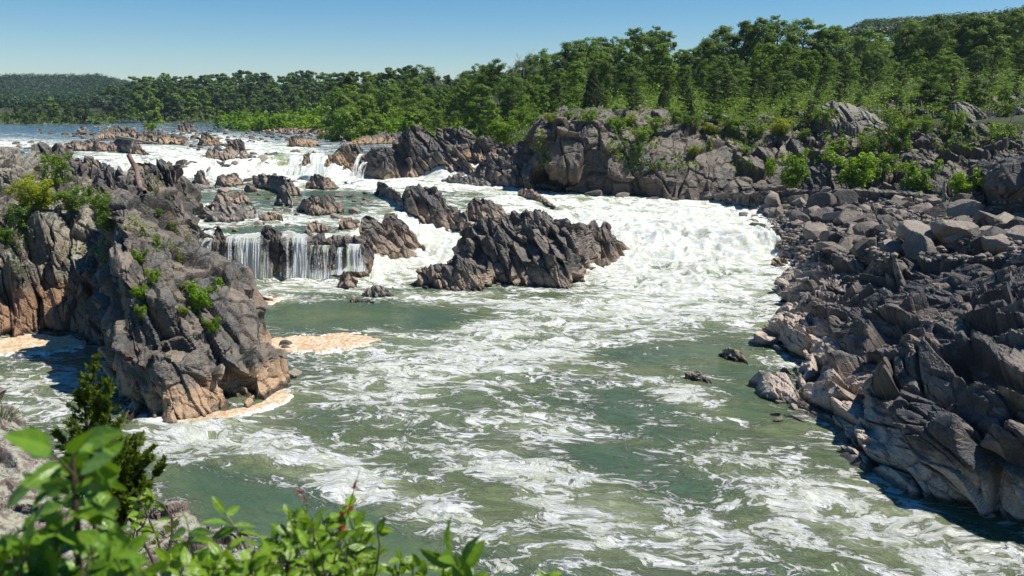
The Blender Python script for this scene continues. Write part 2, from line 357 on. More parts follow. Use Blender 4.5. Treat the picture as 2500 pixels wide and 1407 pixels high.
while rows[-1]<1400:
    D=rows[-1]; H=20 if D<100 else (15 if D<160 else 10)
    d=D*D/(H*853)*.85
    if 98<D<125: d=min(d,.22)
    elif 125<=D<175: d=min(d,.7)
    elif 175<=D<230: d=min(d,.8)
    rows.append(D+d)
rows=np.array(rows); cols=np.linspace(-.86,.80,1150)
YY,SS=np.meshgrid(rows,cols,indexing='ij'); XX=SS*YY
ZZ=zw(XX,YY)
Z0=ZZ.copy()
px,py=proj(np.stack([XX,YY,ZZ],-1))
den=foam_density(px,py,YY)
slope=np.gradient(ZZ,axis=0)/np.gradient(YY,axis=0)
den=np.clip(den+np.clip(slope*1.0,0,.3)*(YY<240),0,.85)
turb=np.clip((den-.25)*1.5,0.10,1.)
P2=np.stack([XX,YY,0*XX],-1)
wq=P2+2.5*np.stack([vnoise(P2*.15,5),vnoise(P2*.15,6),0*XX],-1)
h=.50*fbm(wq*.30,4,11)+(.80*turb)*(1-2.4*np.abs(fbm(wq*.42,4,21,.55)))+.16*fbm(wq*1.6,3,31,.6)*(.3+turb)
h=h*np.clip(.30+turb*1.3,0,1.6)*np.where(YY>240,.45,1.)*np.where(YY>500,.5,1.)
big=np.exp(-((px-1690)/250)**2-((py-610)/75)**2)*(YY>85)*(YY<150)
h=h+big*(1.9*(1-2.4*np.abs(fbm(wq*.24,3,77)))+.2)
den2=np.clip(den+.10*h*turb,0,1.0); crest=np.clip(h*1.1-.1,-1.1,1.1)*np.clip(turb*1.3,0,1)
aer=np.clip(den*1.2-.2,0,1)*.5
den=den-.38*np.clip(vnoise(wq*.19,88)*1.6-.1,0,1)*np.clip(den*2-.7,0,1)
aer=aer+.9*np.exp(-((px-680)/55)**2-((py-400)/22)**2)+.7*np.exp(-((px-1770)/45)**2-((py-590)/26)**2)
den2=den2-.75*np.exp(-((px-685)/42)**2-((py-396)/14)**2)-.45*np.exp(-((px-1775)/35)**2-((py-588)/20)**2)-.2*np.exp(-((px-1600)/35)**2-((py-590)/18)**2)
ang=.25*np.sin(XX*.05); flow=np.stack([XX*.62+YY*.10,YY*1.0+XX*.12+ZZ*.6,0*XX],-1)
V=np.stack([XX,YY,ZZ+h*.55],-1).reshape(-1,3)
M['water']=water_mat()
o=mesh_np('river_water',V,grid_faces(*XX.shape),M['water'],smooth=True,attrs={'foam':den2.ravel(),'crest':crest.ravel(),'aer':aer.ravel(),'flow':flow.reshape(-1,3)})
tag(o,kind='structure')
print('water',len(V),time.time()-T0)
# ---------- tan froth patches ----------
M['froth']=foam_mat()
def sdpoly(px,py,poly):
    poly=np.array(poly,float); d=np.full(px.shape,1e9); ins=np.zeros(px.shape,bool)
    for i in range(len(poly)):
        a=poly[i];b=poly[(i+1)%len(poly)]; e=b-a
        wx,wy=px-a[0],py-a[1]; t=np.clip((wx*e[0]+wy*e[1])/(e@e),0,1)
        d=np.minimum(d,np.hypot(wx-e[0]*t,(wy-e[1]*t)))
        c=((a[1]>py)!=(b[1]>py))&(px<(b[0]-a[0])*(py-a[1])/((b[1]-a[1]) if b[1]!=a[1] else 1e-9)+a[0])
        ins^=c
    return np.where(ins,d,-d)
def froth(name,poly,label,cat='river foam',z0=.10,amp=6.,cls='m'):
    poly=np.array(poly,float); x0,y0=poly.min(0)-25; x1,y1=poly.max(0)+18
    gy,gx=np.meshgrid(np.arange(y0,y1,.9),np.arange(x0,x1,1.8),indexing='ij')
    D=Dz(gy,.1); P=at(gx,gy,D)
    s=sdpoly(gx,gy*1.,poly)
    s=s*1.0+1.7*amp*fbm(P*.35,5,41,.65)+amp*1.1*fbm(P*1.6,3,43)
    e=np.clip(s/10,-1.5,1)
    z=zw(P[...,0],P[...,1])+z0+.25*np.clip(e*2,-2,1)+.10*(np.abs(fbm(P*1.9,3,45)))*np.clip(e,0,1)-.25+.42*.2
    z=np.where(e<-.3,-.9,z)
    P[...,2]=z
    Fq=grid_faces(*gx.shape); keep=(e.ravel()[Fq]>-.45).all(1)
    Fq=Fq[keep]; u,inv=np.unique(Fq,return_inverse=True)
    o=mesh_np(name,P.reshape(-1,3)[u],inv.reshape(Fq.shape),M['froth'],smooth=True,attrs={'edge':e.ravel()[u]},origin=P.reshape(-1,3)[u].mean(0))
    tag(o,label,kind='stuff'); return o
froth('tan_foam',[(-160,838),(-40,826),(60,818),(170,818),(215,832),(205,850),(130,862),(50,868),(-160,874)],'tan foam pooled in the shaded cove below the left cliff')
froth('tan_foam',[(640,842),(665,826),(740,818),(840,811),(905,818),(960,830),(925,842),(840,855),(770,866),(700,862)],'tan foam raft drifting off the right side of the big crag')
froth('tan_foam',[(385,1040),(470,1012),(560,1002),(640,980),(690,950),(722,966),(690,984),(640,1000),(590,1018),(520,1032),(440,1046)],'tan foam strip along the foot of the big crag',amp=4.)
froth('tan_foam',[(608,735),(640,722),(690,726),(672,742),(625,748)],'small tan foam streak behind the big crag',amp=3.)
# ---------- ground (one sheet reaching the horizon) ----------
GX=np.array([-900,250,330,600,850,950,1150,1300,1450,1700,1900,2100,2500,3400],float)
GK=[[(560,9.3),(640,11.5),(900,14),(1200,30),(1500,60),(1900,72),(3200,70)]]*2+[
 [(620,9.4),(650,12),(800,20),(1000,28),(1500,45),(1900,55),(3200,50)],[(560,9.4),(600,12),(760,19),(1000,28),(1500,45),(1900,50),(3200,50)],
 [(400,9.4),(440,11.5),(600,15),(800,23),(1500,40),(1900,45),(3200,50)],[(300,9.4),(330,12),(500,14),(800,24),(1500,40),(1900,45),(3200,50)],
 [(225,9.4),(250,12),(350,15),(600,25),(1000,35),(1900,45),(3200,50)],[(170,12),(190,15),(260,18),(400,25),(800,36),(1900,45),(3200,50)],
 [(166,16.5),(185,18.5),(280,24),(450,33),(800,42),(1900,50),(3200,50)],[(166,17.5),(185,19),(280,26),(450,36),(800,50),(1900,55),(3200,50)],[(166,17.5),(185,19.5),(260,26),(450,36),(750,46),(1900,50),(3200,50)],
 [(166,17.5),(190,20.5),(260,27),(420,42),(700,72),(1900,70),(3200,60)],[(150,17.5),(180,22),(230,28),(300,36),(450,54),(700,90),(3200,70)],[(130,17.5),(180,24),(230,32),(300,40),(450,60),(700,100),(3200,80)]]
GD=np.array([[k[0] for k in g] for g in GK],float); GZ=np.array([[k[1] for k in g] for g in GK],float)
def gz(X,Y):
    X=np.asarray(X,float);Y=np.asarray(Y,float); x=xpx(X,np.maximum(Y,10),15.)
    x=np.clip(x,-900,3400)
    ds=[np.interp(x,GX,GD[:,k]) for k in range(7)]; zs=[np.interp(x,GX,GZ[:,k]) for k in range(7)]
    n=.8*fbm(np.stack([X*.04,Y*.04,0*X],-1),3,61)*np.clip((Y-150)/400,0.2,3)
    ds=[ds[0]-12]+ds; zs=[np.full_like(X,-3.)]+zs
    # the drop below the first knot dips under the river
    out=np.full(X.shape,-3.)
    for k in range(7):
        t=np.clip((Y-ds[k])/(ds[k+1]-ds[k]),0,1); out=np.where(Y>=ds[k],zs[k]+(zs[k+1]-zs[k])*t,out)
    return out+n
gr=np.concatenate([np.linspace(-60,130,20),np.arange(134,420,3.),np.geomspace(425,3200,110)])
gs=np.linspace(-1.1,1.1,420)
gY,gS=np.meshgrid(gr,gs,indexing='ij'); gX=gS*np.maximum(gY,90)
gZ=gz(gX,gY)
tag(mesh_np('ground',np.stack([gX,gY,gZ],-1).reshape(-1,3),grid_faces(*gX.shape),ground_mat(),smooth=True),kind='structure')
# ---------- rock masses ----------
def resample(P,n):
    P=np.asarray(P,float); d=np.r_[0,np.cumsum(np.linalg.norm(np.diff(P,axis=0),axis=1))]
    t=np.linspace(0,d[-1],n); return np.stack([np.interp(t,d,P[:,k]) for k in range(3)],-1)
def topt(p):
    x,y,v=p
    if v=='w': return at(x,y,whit(x,y)[0])
    if v<0 and v>-30: return at(x,y,-v)
    return atz(x,y,v) if v<=19 else at(x,y,v)
def finish_sheet(name,label,G,mat,S,B,seed,amp=1.,aniso=(.55,1.25,1.5),tilt=.9,crack=.5,octs=4,back=8.,side=5.,zdrop=None,cat='rock',group=None,hw0=None,fade=0,smooth_iter=2,low=.3,bias=.11,ret=False,parent=None):
    G=blur_grid(G,smooth_iter)
    # back and side skirts give the mass its thickness
    last=G[-1].copy(); zd=(last[:,2].min()-6) if zdrop is None else zdrop
    mid=last.copy(); mid[:,1]+=back*.5; mid[:,2]=last[:,2]*.55+zd*.45
    end=last.copy(); end[:,1]+=back; end[:,2]=zd
    k=10; bk=np.concatenate([last[None]+(mid-last)[None]*t for t in np.linspace(0,1,k+1)[1:,None,None]]+[mid[None]+(end-mid)[None]*t for t in np.linspace(0,1,k+1)[1:,None,None]])
    first=G[0].copy(); first[:,2]-=1.3; first[:,1]-=.3
    G=np.concatenate([first[None],G,bk])
    def sidecols(c,sgn):
        out=[]
        for t in np.linspace(0,1,7)[1:]:
            q=c.copy(); q[:,1]+=side*t; q[:,0]+=sgn*side*.08*math.sin(t*2.); q[:,2]=c[:,2]+(np.minimum(zd,c[:,2]-.5)-c[:,2])*t**1.6; out.append(q[:,None])
        return out
    G=np.concatenate(sidecols(G[:,0],-1)[::-1]+[G]+sidecols(G[:,-1],1),1)
    N=grid_normals(blur_grid(G,4))
    view=G-np.array([0,0,CAMZ]); sgn=np.sign((N*-view).sum(-1).mean()); N=N*sgn
    P=G.reshape(-1,3); Nf=N.reshape(-1,3)
    H,r,c=blocks(P,S,seed,B,aniso,tilt,crack,octs)
    H=H+low*S*.35*fbm(P/(S*2.2),2,seed+5)
    H=H+.008*S*fbm(P/(S*.12),3,seed+9)
    V=P+Nf*((H-bias*S)*amp)[:,None]
    hw=V[:,2]-(zw(V[:,0],V[:,1]) if hw0 is None else hw0)
    org=np.array([V[:,0].mean(),V[:,1].min(),V[:,2].min()])
    Fc=grid_faces(*G.shape[:2])
    if sgn<0: Fc=Fc[:,::-1]
    o=mesh_np(name,V,Fc,M[mat],attrs={'rnd':r,'crk':c,'hw':hw},origin=org if parent is None else parent.location,parent=None,smooth=False)
    if parent is not None: o.location=(0,0,0); o.parent=parent
    else: tag(o,label,cat,group)
    return (o,V.reshape(G.shape)) if ret else o
def sheet(name,label,rows,mat='dark',S=2.,B=STEEP,seed=1,step=2.3,vstep=None,**kw):
    R=[np.array([topt(p) for p in r]) for r in rows]
    pr=[np.stack(proj(r),-1) for r in R]
    nu=int(max(np.abs(np.diff(q,axis=0)).max(1).sum() for q in pr)/step)+2
    Rr=[resample(r,nu) for r in R]
    G=[Rr[0][None]]
    for a,b in zip(Rr[:-1],Rr[1:]):
        qa,qb=np.stack(proj(a),-1),np.stack(proj(b),-1)
        wd=np.linalg.norm(a-b,axis=1).mean(); D=(a[:,1].mean()+b[:,1].mean())/2
        n=max(2,int(np.linalg.norm(qa-qb,axis=1).mean()/(vstep or step)),int(wd/(D/F*step*1.25)))
        t=np.linspace(0,1,n+1)[1:,None,None]; G.append(a[None]+(b-a)[None]*t)
    return finish_sheet(name,label,np.concatenate(G),mat,S,B,seed,**kw)
def prock(name,label,top,base,thick,mat='isle',S=None,B=STEEP,seed=1,step=2.2,lean=.45,bulge=.30,zoff=0.,**kw):
    """an outcrop standing in the river: silhouette top line, water line in front, real thickness"""
    top=np.array(top,float); base=np.array(base,float)
    x0,x1=min(top[0,0],base[0,0]),max(top[-1,0],base[-1,0]); n=int((x1-x0)/step)+4
    u=np.linspace(0,1,n)
    xb=np.interp(u,(base[:,0]-base[0,0])/(base[-1,0]-base[0,0]),base[:,0]); yb=np.interp(xb,base[:,0],base[:,1])
    xt=top[0,0]+(top[-1,0]-top[0,0])*u; yt=np.interp(xt,top[:,0],top[:,1])
    amp_=kw.pop('amp',.78)
    Db=np.interp(np.arange(n),np.arange(0,n,4).tolist()+[n-1],np.r_[whit(xb[::4],yb[::4]),whit(xb[-1],yb[-1])])
    zb=zw(at(xb,yb,Db)[:,0],Db,False)
    prof=np.sqrt(np.clip(1-(2*u-1)**2,0,1))*.8+.2
    Dt=Db+thick*lean*prof
    b=at(xb,yb,Db); tp=at(xt,yt,Dt)
    tp[:,2]=np.maximum(tp[:,2],b[:,2]-.2)
    b[:,2]-=.5
    nv=max(10,int(np.abs(yb-yt).max()/step*1.5)+3); t=np.linspace(0,1,nv)[:,None,None]
    G=b[None]+(tp-b)[None]*t
    # bulge: face steeper below, rounder towards the top
    hh=(tp[:,2]-b[:,2])[None,:]; tt=t[:,:,0]
    G[:,:,2]=b[:,2][None]+hh*np.sin(tt*np.pi/2)**(1-bulge*.6)
    S=S or max(.5,(tp[:,2]-b[:,2]).max()*.55)
    zd=min(zb.min(),b[:,2].min())-1.5
    return finish_sheet(name,label,G,mat,S,B,seed,back=thick*(1-lean)+.5,side=thick*.45,zdrop=zd,amp=amp_,**kw)

# -- A: the big crag --
crag,cragV=sheet('rock_crag','tall dark jointed crag with tan scoured foot jutting into the pool',[
 [(262,872,0),(276,900,0),(290,1000,0),(312,1036,0),(350,1030,0),(400,1040,0),(470,1022,0),(560,1010,0),(600,1000,0),(650,975,0),(690,962,0),(712,955,0)],
 [(260,800,72),(270,830,65.5),(286,920,59),(306,985,55.3),(350,960,55.5),(400,990,55),(470,975,56),(560,962,56.8),(600,955,57.5),(645,930,59),(680,925,60.5),(698,935,61)],
 [(260,740,73),(268,770,66),(284,850,59.5),(305,900,55.8),(345,868,54.9),(385,880,54.3),(470,895,55.2),(545,925,56.4),(590,880,58),(640,870,60),(664,885,61.5),(682,905,62)],
 [(258,690,74),(266,720,66.5),(280,770,60),(305,800,57),(345,840,56.4),(390,850,56.4),(450,870,57),(540,880,58),(590,830,59.5),(632,820,62),(650,840,63),(662,870,63.5)],
 [(258,640,75),(266,660,67),(278,700,61),(300,720,58.5),(350,715,57.4),(400,735,57.8),(470,760,58.4),(540,780,59.6),(590,770,61.5),(625,780,63.5),(636,800,64.4),(645,835,65)],
 [(258,590,76),(264,600,68),(276,620,62.5),(300,640,60),(350,640,60),(400,650,60.6),(470,690,61.2),(530,710,62),(580,720,63.6),(608,730,65),(618,750,66),(628,790,66.5)],
 [(258,560,78),(264,545,70),(276,555,64),(300,560,62.5),(350,575,63),(400,590,63.6),(460,630,64.4),(525,658,65),(560,660,65.6),(592,668,66.5),(602,700,67.5),(615,740,68)],
 [(260,535,84),(268,500,73),(282,505,67),(310,500,66.5),(360,530,68),(400,555,69),(450,590,70),(480,622,70),(500,640,70),(530,655,70),(560,668,70),(590,690,71)],
 [(262,520,92),(275,480,80),(300,490,76),(330,490,75),(370,510,76),(400,535,77),(430,560,77.5),(452,580,77.5),(470,600,78),(482,620,78),(490,640,78),(500,660,78)],
 [(262,500,102),(290,475,92),(320,470,88),(350,480,87),(380,490,87),(405,510,87),(425,525,87),(445,540,86.5),(460,560,86),(468,585,86),(476,610,86),(484,640,86)],
 [(264,470,112),(300,455,105),(330,450,100),(355,455,98),(380,465,97),(405,478,97),(425,490,96.5),(438,505,96),(450,530,95),(458,560,94),(464,590,94),(470,630,94)]],
 mat='brown',S=3.0,B=STEEP,seed=11,bias=.05,amp=.9,back=6,side=2.5,zdrop=-2,ret=True,aniso=(.5,1.3,1.7),group='rock masses of the left bank')
# a slab standing proud of the crag's foot
sheet('slab','squat blocky buttress on the crag foot',[[(340,945,'w'),(352,1030,0),(400,1044,0),(470,1030,0),(530,1022,0),(548,1016,0)],
 [(345,880,54.6),(352,960,53.6),(400,975,53),(470,965,53.6),(530,960,54.6),(548,985,55.5)],
 [(352,850,55.2),(362,862,54.4),(400,868,53.8),(450,888,54.4),(510,925,55.4),(545,950,56.2)],
 [(358,842,56.5),(370,848,56),(400,852,56),(450,872,56.6),(510,905,57.5),(540,935,58)]],mat='brown',S=2.,B=STEEP,seed=12,amp=.6,back=2,side=1.5,zdrop=-1,parent=crag)
# -- B: left wall of the cove --
sheet('rock_cliff','lichen-grey weathered cliff at the left edge above the foam-filled cove, rusty orange foot',[
 [(-260,850,0),(-100,840,0),(0,832,0),(60,822,0),(140,818,0),(210,832,0),(268,862,0)],
 [(-260,760,74),(-100,740,75),(0,735,75.5),(60,730,76.5),(140,735,77),(210,750,76),(268,780,73)],
 [(-260,640,75),(-100,640,76.5),(0,640,77),(60,635,78),(140,640,79),(210,650,79),(268,680,76)],
 [(-260,560,78),(-100,560,79),(0,575,79),(50,560,80),(120,550,81),(200,565,82),(265,600,79)],
 [(-260,510,81),(-100,510,82),(0,548,81),(40,530,82),(95,505,83.5),(150,515,84.5),(210,520,85),(262,545,84)],
 [(-260,470,88),(-100,470,88),(0,520,86),(60,520,88),(110,512,90),(170,505,91),(220,495,90),(262,515,90)],
 [(-260,430,97),(-100,430,97),(0,470,96),(60,470,98),(120,470,100),(170,470,101),(220,460,101),(265,490,101)],
 [(-260,395,108),(-100,392,108),(0,410,108),(60,420,110),(120,430,111),(170,430,112),(220,430,112),(270,455,111)],
 [(-260,378,120),(-100,376,120),(0,380,122),(60,385,123),(110,392,124),(170,400,124),(230,415,122),(280,435,120)]],
 mat='lich',S=3.4,B=basis((.9,.1,.38)),seed=21,amp=1.,back=10,side=4,zdrop=3.5,aniso=(.45,1.3,1.8),group='rock masses of the left bank')
# outcrops standing on the left bank
def onrock(name,label,top,base,D,thick,mat='dark',S=1.2,seed=1,**kw):
    top=np.array(top,float);base=np.array(base,float); n=int((top[-1,0]-top[0,0])/2.2)+3
    u=np.linspace(0,1,n); xb=np.interp(u,[0,1],[base[0,0],base[-1,0]]); yb=np.interp(xb,base[:,0],base[:,1]); xt=np.interp(u,[0,1],[top[0,0],top[-1,0]]); yt=np.interp(xt,top[:,0],top[:,1])
    prof=np.sqrt(np.clip(1-(2*u-1)**2,0,1))
    b=at(xb,yb+4,D-prof*thick*.3); tp=at(xt,yt,D+thick*.25*prof)
    nv=max(8,int(np.abs(yb-yt).max()/2.)+3); t=np.linspace(0,1,nv)[:,None,None]; G=b[None]+(tp-b)[None]*t
    G[:,:,2]=b[:,2][None]+(tp[:,2]-b[:,2])[None]*np.sin(t[:,:,0]*np.pi/2)**.75
    return finish_sheet(name,label,G,mat,S,kw.pop('B',STEEP),seed,back=thick*.8,side=thick*.4,zdrop=b[:,2].min()-1.5,hw0=kw.pop('hw0',-9),**kw)
LB='outcrops along the crest of the left bank'
onrock('outcrop','weathered brown block with cracked crest just behind the leaning log',[(318,440),(325,395),(345,385),(400,388),(436,400),(440,420),(445,470)],[(318,470),(445,505)],98,9,'brown',2.2,31,group=LB)
onrock('outcrop','tall blue-grey fluted block at the right edge of the left bank, above the mid terrace',[(370,470),(385,420),(410,400),(436,405),(440,440),(455,520)],[(370,520),(462,560)],94,6,'dark',1.8,32,group=LB)
onrock('outcrop','near-black squared block just left of the leaning log',[(228,455),(236,410),(262,402),(300,408),(314,425),(318,462)],[(228,465),(318,470)],104,6,'dark',2.,33,group=LB)
onrock('outcrop','dark angular block with a white water gap to its right, behind the green bush',[(160,440),(170,395),(195,378),(205,400),(212,438)],[(160,450),(212,455)],112,5,'dark',1.8,34,group=LB)
onrock('outcrop','brown ridge of slanting slabs at the upper falls, right behind the dark block',[(175,395),(185,380),(215,378),(245,385),(262,402),(280,425)],[(175,430),(280,440)],118,6,'brown',1.8,35,group=LB)
onrock('outcrop','rounded brown hump rising behind the green bush at upper left',[(70,385),(78,358),(100,350),(140,352),(158,366),(162,395)],[(70,400),(165,402)],128,8,'brown',2.4,36,group=LB)
onrock('outcrop','pale lichen-covered shoulder at the left picture edge beside the yellow-green bush',[(-60,400),(-10,385),(25,392),(60,415),(75,450)],[(-60,520),(80,520)],100,9,'lich',2.2,37,group=LB)
onrock('outcrop','upright pinkish slab leaning left in the middle of the left bank',[(200,520),(210,478),(225,470),(250,492),(270,520)],[(200,560),(275,570)],86,5,'lich',1.6,38,group=LB)
onrock('outcrop','reddish tilted slab under the leaning log',[(345,465),(350,428),(370,422),(395,440),(400,470)],[(345,480),(400,485)],92,4,'brown',1.4,39,group=LB)
onrock('outcrop','brown block with flat top standing over the crag neck, facing the lower falls',[(508,668),(515,655),(560,657),(592,664),(600,690)],[(508,690),(602,705)],67,4,'brown',1.8,40,group=LB)
# -- islands and outcrops in the river --
ISL='rock islands between the falls'
prock('rock_island','largest dark jagged island left of the main rapids',[(1115,600),(1122,560),(1150,548),(1170,528),(1200,520),(1215,530),(1240,520),(1275,520),(1282,506),(1310,508),(1335,522),(1380,530),(1420,545),(1460,548),(1480,540),(1505,572),(1530,600),(1552,632)],
 [(1115,665),(1150,690),(1230,700),(1300,700),(1390,710),(1430,685),(1440,660),(1500,655),(1552,636)],16,'isle',S=2.3,seed=51,aniso=(.5,1.2,1.6),group=ISL)
prock('rock_island','low pointed rock with pale scoured belly in front of the largest island',[(1008,690),(1020,655),(1045,650),(1070,640),(1082,648),(1100,632),(1115,622),(1150,630),(1180,655),(1200,668),(1208,690)],
 [(1008,698),(1060,708),(1120,714),(1180,712),(1208,694)],7,'isle',S=1.5,seed=52,group=ISL)
prock('rock_island','dark domed rock ridge upstream of the largest island',[(976,500),(985,470),(1000,452),(1030,450),(1060,462),(1085,475),(1095,500),(1120,505),(1132,530)],
 [(976,505),(1010,535),(1060,560),(1100,565),(1132,545)],8,'dark',S=2.2,seed=53,group=ISL)
prock('rock_island','small notched black rock at the upstream tip of the domed ridge',[(918,462),(925,447),(940,446),(955,460),(975,470),(985,500)],[(918,475),(950,490),(990,515)],5,'dark',S=1.3,seed=54,group=ISL)
prock('rock_island','brown saddle rock between the domed ridge and the largest island',[(1020,540),(1040,512),(1075,508),(1110,520),(1130,515),(1150,540),(1160,570)],[(1020,545),(1070,560),(1120,570),(1160,590)],7,'isle',S=1.5,seed=55,group=ISL)
prock('rock_island','tan hump with mossy right end upstream of the largest island',[(1135,510),(1145,485),(1170,480),(1200,490),(1225,505),(1235,518)],[(1135,540),(1180,545),(1235,535)],6,'isle',S=1.4,seed=56,group=ISL)
prock('rock_island','slanting dark rock at the head of the right channel',[(1265,475),(1275,460),(1295,463),(1320,480),(1340,495),(1352,505)],[(1265,480),(1300,490),(1330,500),(1352,508)],3,'dark',S=1.,seed=57,group=ISL)
prock('rock_island','tall striped pillar of leaning slabs right of the lower falls',[(878,560),(882,528),(895,523),(915,530),(930,540),(945,558),(975,580),(1000,600),(1020,620),(1034,635)],
 [(878,600),(890,628),(930,642),(980,645),(1034,638)],8,'isle',S=1.7,seed=58,B=basis((.8,.1,.6)),group=ISL)
prock('rock_island','dark rock with mossy green foot beside the steep white chute',[(930,545),(940,522),(960,518),(985,535),(1000,555),(1020,575),(1030,600)],[(930,580),(970,600),(1005,620),(1032,615)],6,'dark',S=1.4,seed=59,group=ISL)
prock('rock_island','small dark wedge rock on the lip between two cascades',[(820,560),(835,530),(862,528),(875,548)],[(820,565),(875,562)],3.5,'dark',S=1.,seed=60,group=ISL)
prock('rock_island','brown squared rock standing on the lip of the lower falls',[(735,600),(740,560),(752,540),(775,537),(800,550),(812,575),(814,592)],[(735,600),(770,606),(814,598)],5,'isle',S=1.5,seed=61,group=ISL)
prock('rock_island','wide pale jointed rock on the mid terrace behind the lower falls',[(484,525),(495,505),(520,496),(560,492),(600,500),(625,510),(635,525)],[(484,535),(520,547),(570,545),(635,538)],9,'pale',S=1.3,seed=62,group=ISL)
prock('rock_island','lumpy brown rock just behind the wide pale jointed one',[(512,495),(525,478),(550,470),(585,472),(605,480),(618,497)],[(512,500),(560,502),(618,500)],6,'isle',S=1.2,seed=63,group=ISL)
prock('rock_island','low dark rock between two small spills on the mid terrace',[(628,540),(640,522),(665,515),(690,525),(694,540)],[(628,543),(694,543)],4,'dark',S=.9,seed=64,group=ISL)
prock('rock_island','rounded tan double boulder at the right of the mid terrace',[(722,510),(735,490),(752,480),(765,474),(800,472),(825,485),(834,505),(832,520)],[(722,515),(760,528),(800,528),(834,522)],6,'isle',S=1.4,seed=65,group=ISL)
prock('rock_island','ridge of leaning slabs with a tan foam ledge in the middle of the mid terrace',[(612,455),(618,430),(640,424),(665,425),(695,430),(715,442),(730,460),(738,475)],[(612,458),(660,465),(700,480),(738,482)],7,'isle',S=1.3,seed=66,group=ISL)
prock('rock_island','upright pale pinnacle with narrow top on the mid terrace',[(668,500),(678,470),(690,452),(702,455),(712,480),(718,502)],[(668,503),(718,505)],3.5,'pale',S=1.,seed=67,group=ISL)
prock('rock_island','lone grey hump with white foot under the upper falls',[(750,455),(755,430),(770,422),(790,432),(815,442),(828,455)],[(750,462),(790,466),(830,462)],5,'dark',S=1.3,seed=68,group=ISL)
prock('rock_island','tilted dark slab on the flat pale ledge at the left of the mid terrace',[(528,452),(532,430),(560,430),(583,427),(590,440),(582,452)],[(528,456),(560,458),(590,454)],4,'dark',S=1.2,seed=69,group=ISL)
prock('rock_island','black stacked rock with a pointed cap under the upper falls',[(462,448),(475,432),(482,414),(495,414),(502,432),(512,448)],[(462,450),(512,452)],4,'dark',S=1.1,seed=70,group=ISL)
prock('rock_island','flat pale ledge beside the left bank on the mid terrace',[(436,458),(450,452),(500,449),(515,455)],[(436,464),(480,466),(515,461)],4,'pale',S=.8,seed=71,group=ISL)
prock('rock_island','rust-streaked rock pier between the left falls curtains',[(625,600),(632,570),(642,555),(665,556),(685,562),(698,590),(700,610)],[(640,640),(655,672),(690,672),(702,655)],3.2,'isle',S=1.3,seed=72,lean=.5,group=ISL)
prock('rock_island','narrow brown pier at the left of the lower falls',[(520,590),(524,560),(532,553),(545,562),(552,590)],[(525,640),(532,672),(545,672),(550,650)],2.4,'isle',S=1.,seed=73,group=ISL)
prock('rock_island','grey pointed boulder in the pool below the lower falls',[(818,700),(828,675),(838,662),(860,664),(875,680),(878,700)],[(818,706),(850,711),(878,706)],3,'isle',S=1.2,seed=74,group=ISL)
prock('rock_island','speckled pale triangular boulder at the edge of the calm water',[(877,722),(895,705),(915,690),(935,697),(955,712),(962,724)],[(877,726),(920,729),(962,727)],3,'pale',S=1.,seed=75,group=ISL)
prock('rock_island','flat wet black rock barely out of the water left of the triangular boulder',[(848,738),(860,730),(880,733),(912,737)],[(848,740),(912,741)],1.5,'dark',S=.5,seed=76,group=ISL)
prock('rock_island','mossy boulder cluster at the foot of the right-hand cascade',[(788,668),(800,650),(825,640),(850,645),(858,665)],[(788,676),(858,674)],3,'dark',S=.8,seed=77,group=ISL)
prock('rock_island','round dark mossy boulder at the right side of the main rapids',[(1880,650),(1888,628),(1905,621),(1922,630),(1930,650)],[(1880,654),(1905,657),(1930,654)],3,'dark',S=1.2,seed=78,group=ISL)
prock('rock_island','low black wave-washed rock in the pool near the right bank',[(1752,865),(1770,852),(1790,850),(1812,865),(1832,890)],[(1752,872),(1790,888),(1832,896)],2.5,'dark',S=.8,seed=79,group=ISL)
prock('rock_island','small wet black rock in the pool below the low wave-washed one',[(1680,915),(1700,908),(1730,925),(1738,935)],[(1680,925),(1738,940)],1.5,'dark',S=.6,seed=80,group=ISL)
UP='rocks of the upper falls'
prock('outcrop','broad tan rock face dividing the upper falls',[(790,420),(796,385),(820,360),(850,350),(880,352),(892,370),(900,400)],[(790,424),(840,424),(870,420),(900,415)],7,'brown',S=2.2,seed=81,group=UP)
prock('outcrop','dark rock left of the big mound with a thin fall beside it',[(885,420),(892,375),(915,362),(945,358),(965,372),(975,425)],[(885,430),(930,440),(975,438)],7,'dark',S=2.,seed=82,group=UP)
prock('outcrop','great dark mound of slanting slabs right of the upper falls',[(950,400),(960,345),(985,318),(1010,308),(1045,312),(1080,330),(1105,360),(1130,375),(1150,400),(1160,425)],[(950,425),(1000,436),(1080,436),(1160,434)],16,'dark',S=3.2,seed=83,aniso=(.5,1.2,1.8),group=UP)
prock('outcrop','reddish-brown jagged ridge behind the great dark mound',[(1050,330),(1070,312),(1110,308),(1140,315),(1165,340),(1180,330),(1215,345),(1250,360)],[(1050,392),(1150,398),(1250,395)],12,'brown',S=2.6,seed=84,group=UP)
prock('outcrop','low flat-topped dark block at the water, right of the great dark mound',[(1150,430),(1165,395),(1200,385),(1245,388),(1280,405),(1298,430),(1306,448)],[(1150,445),(1200,455),(1260,460),(1306,458)],10,'dark',S=2.4,seed=85,group=UP)
prock('outcrop','pale low ledge stretching below the flat-topped dark block',[(1080,440),(1100,430),(1140,432),(1180,438),(1200,452)],[(1080,446),(1130,454),(1200,458)],4,'pale',S=.9,seed=86,group=UP)
prock('outcrop','dark boulder slope in the gully between mound and cliff',[(1150,385),(1180,362),(1230,352),(1270,345),(1300,330),(1330,325)],[(1150,400),(1230,400),(1290,420),(1330,440)],14,'dark',S=2.,seed=87,group=UP)
prock('outcrop','isolated dark block in the upper river at the picture middle-left',[(702,352),(706,334),(735,332),(765,345),(778,356)],[(702,359),(740,360),(780,358)],6,'brown',S=1.8,seed=88,group=UP)
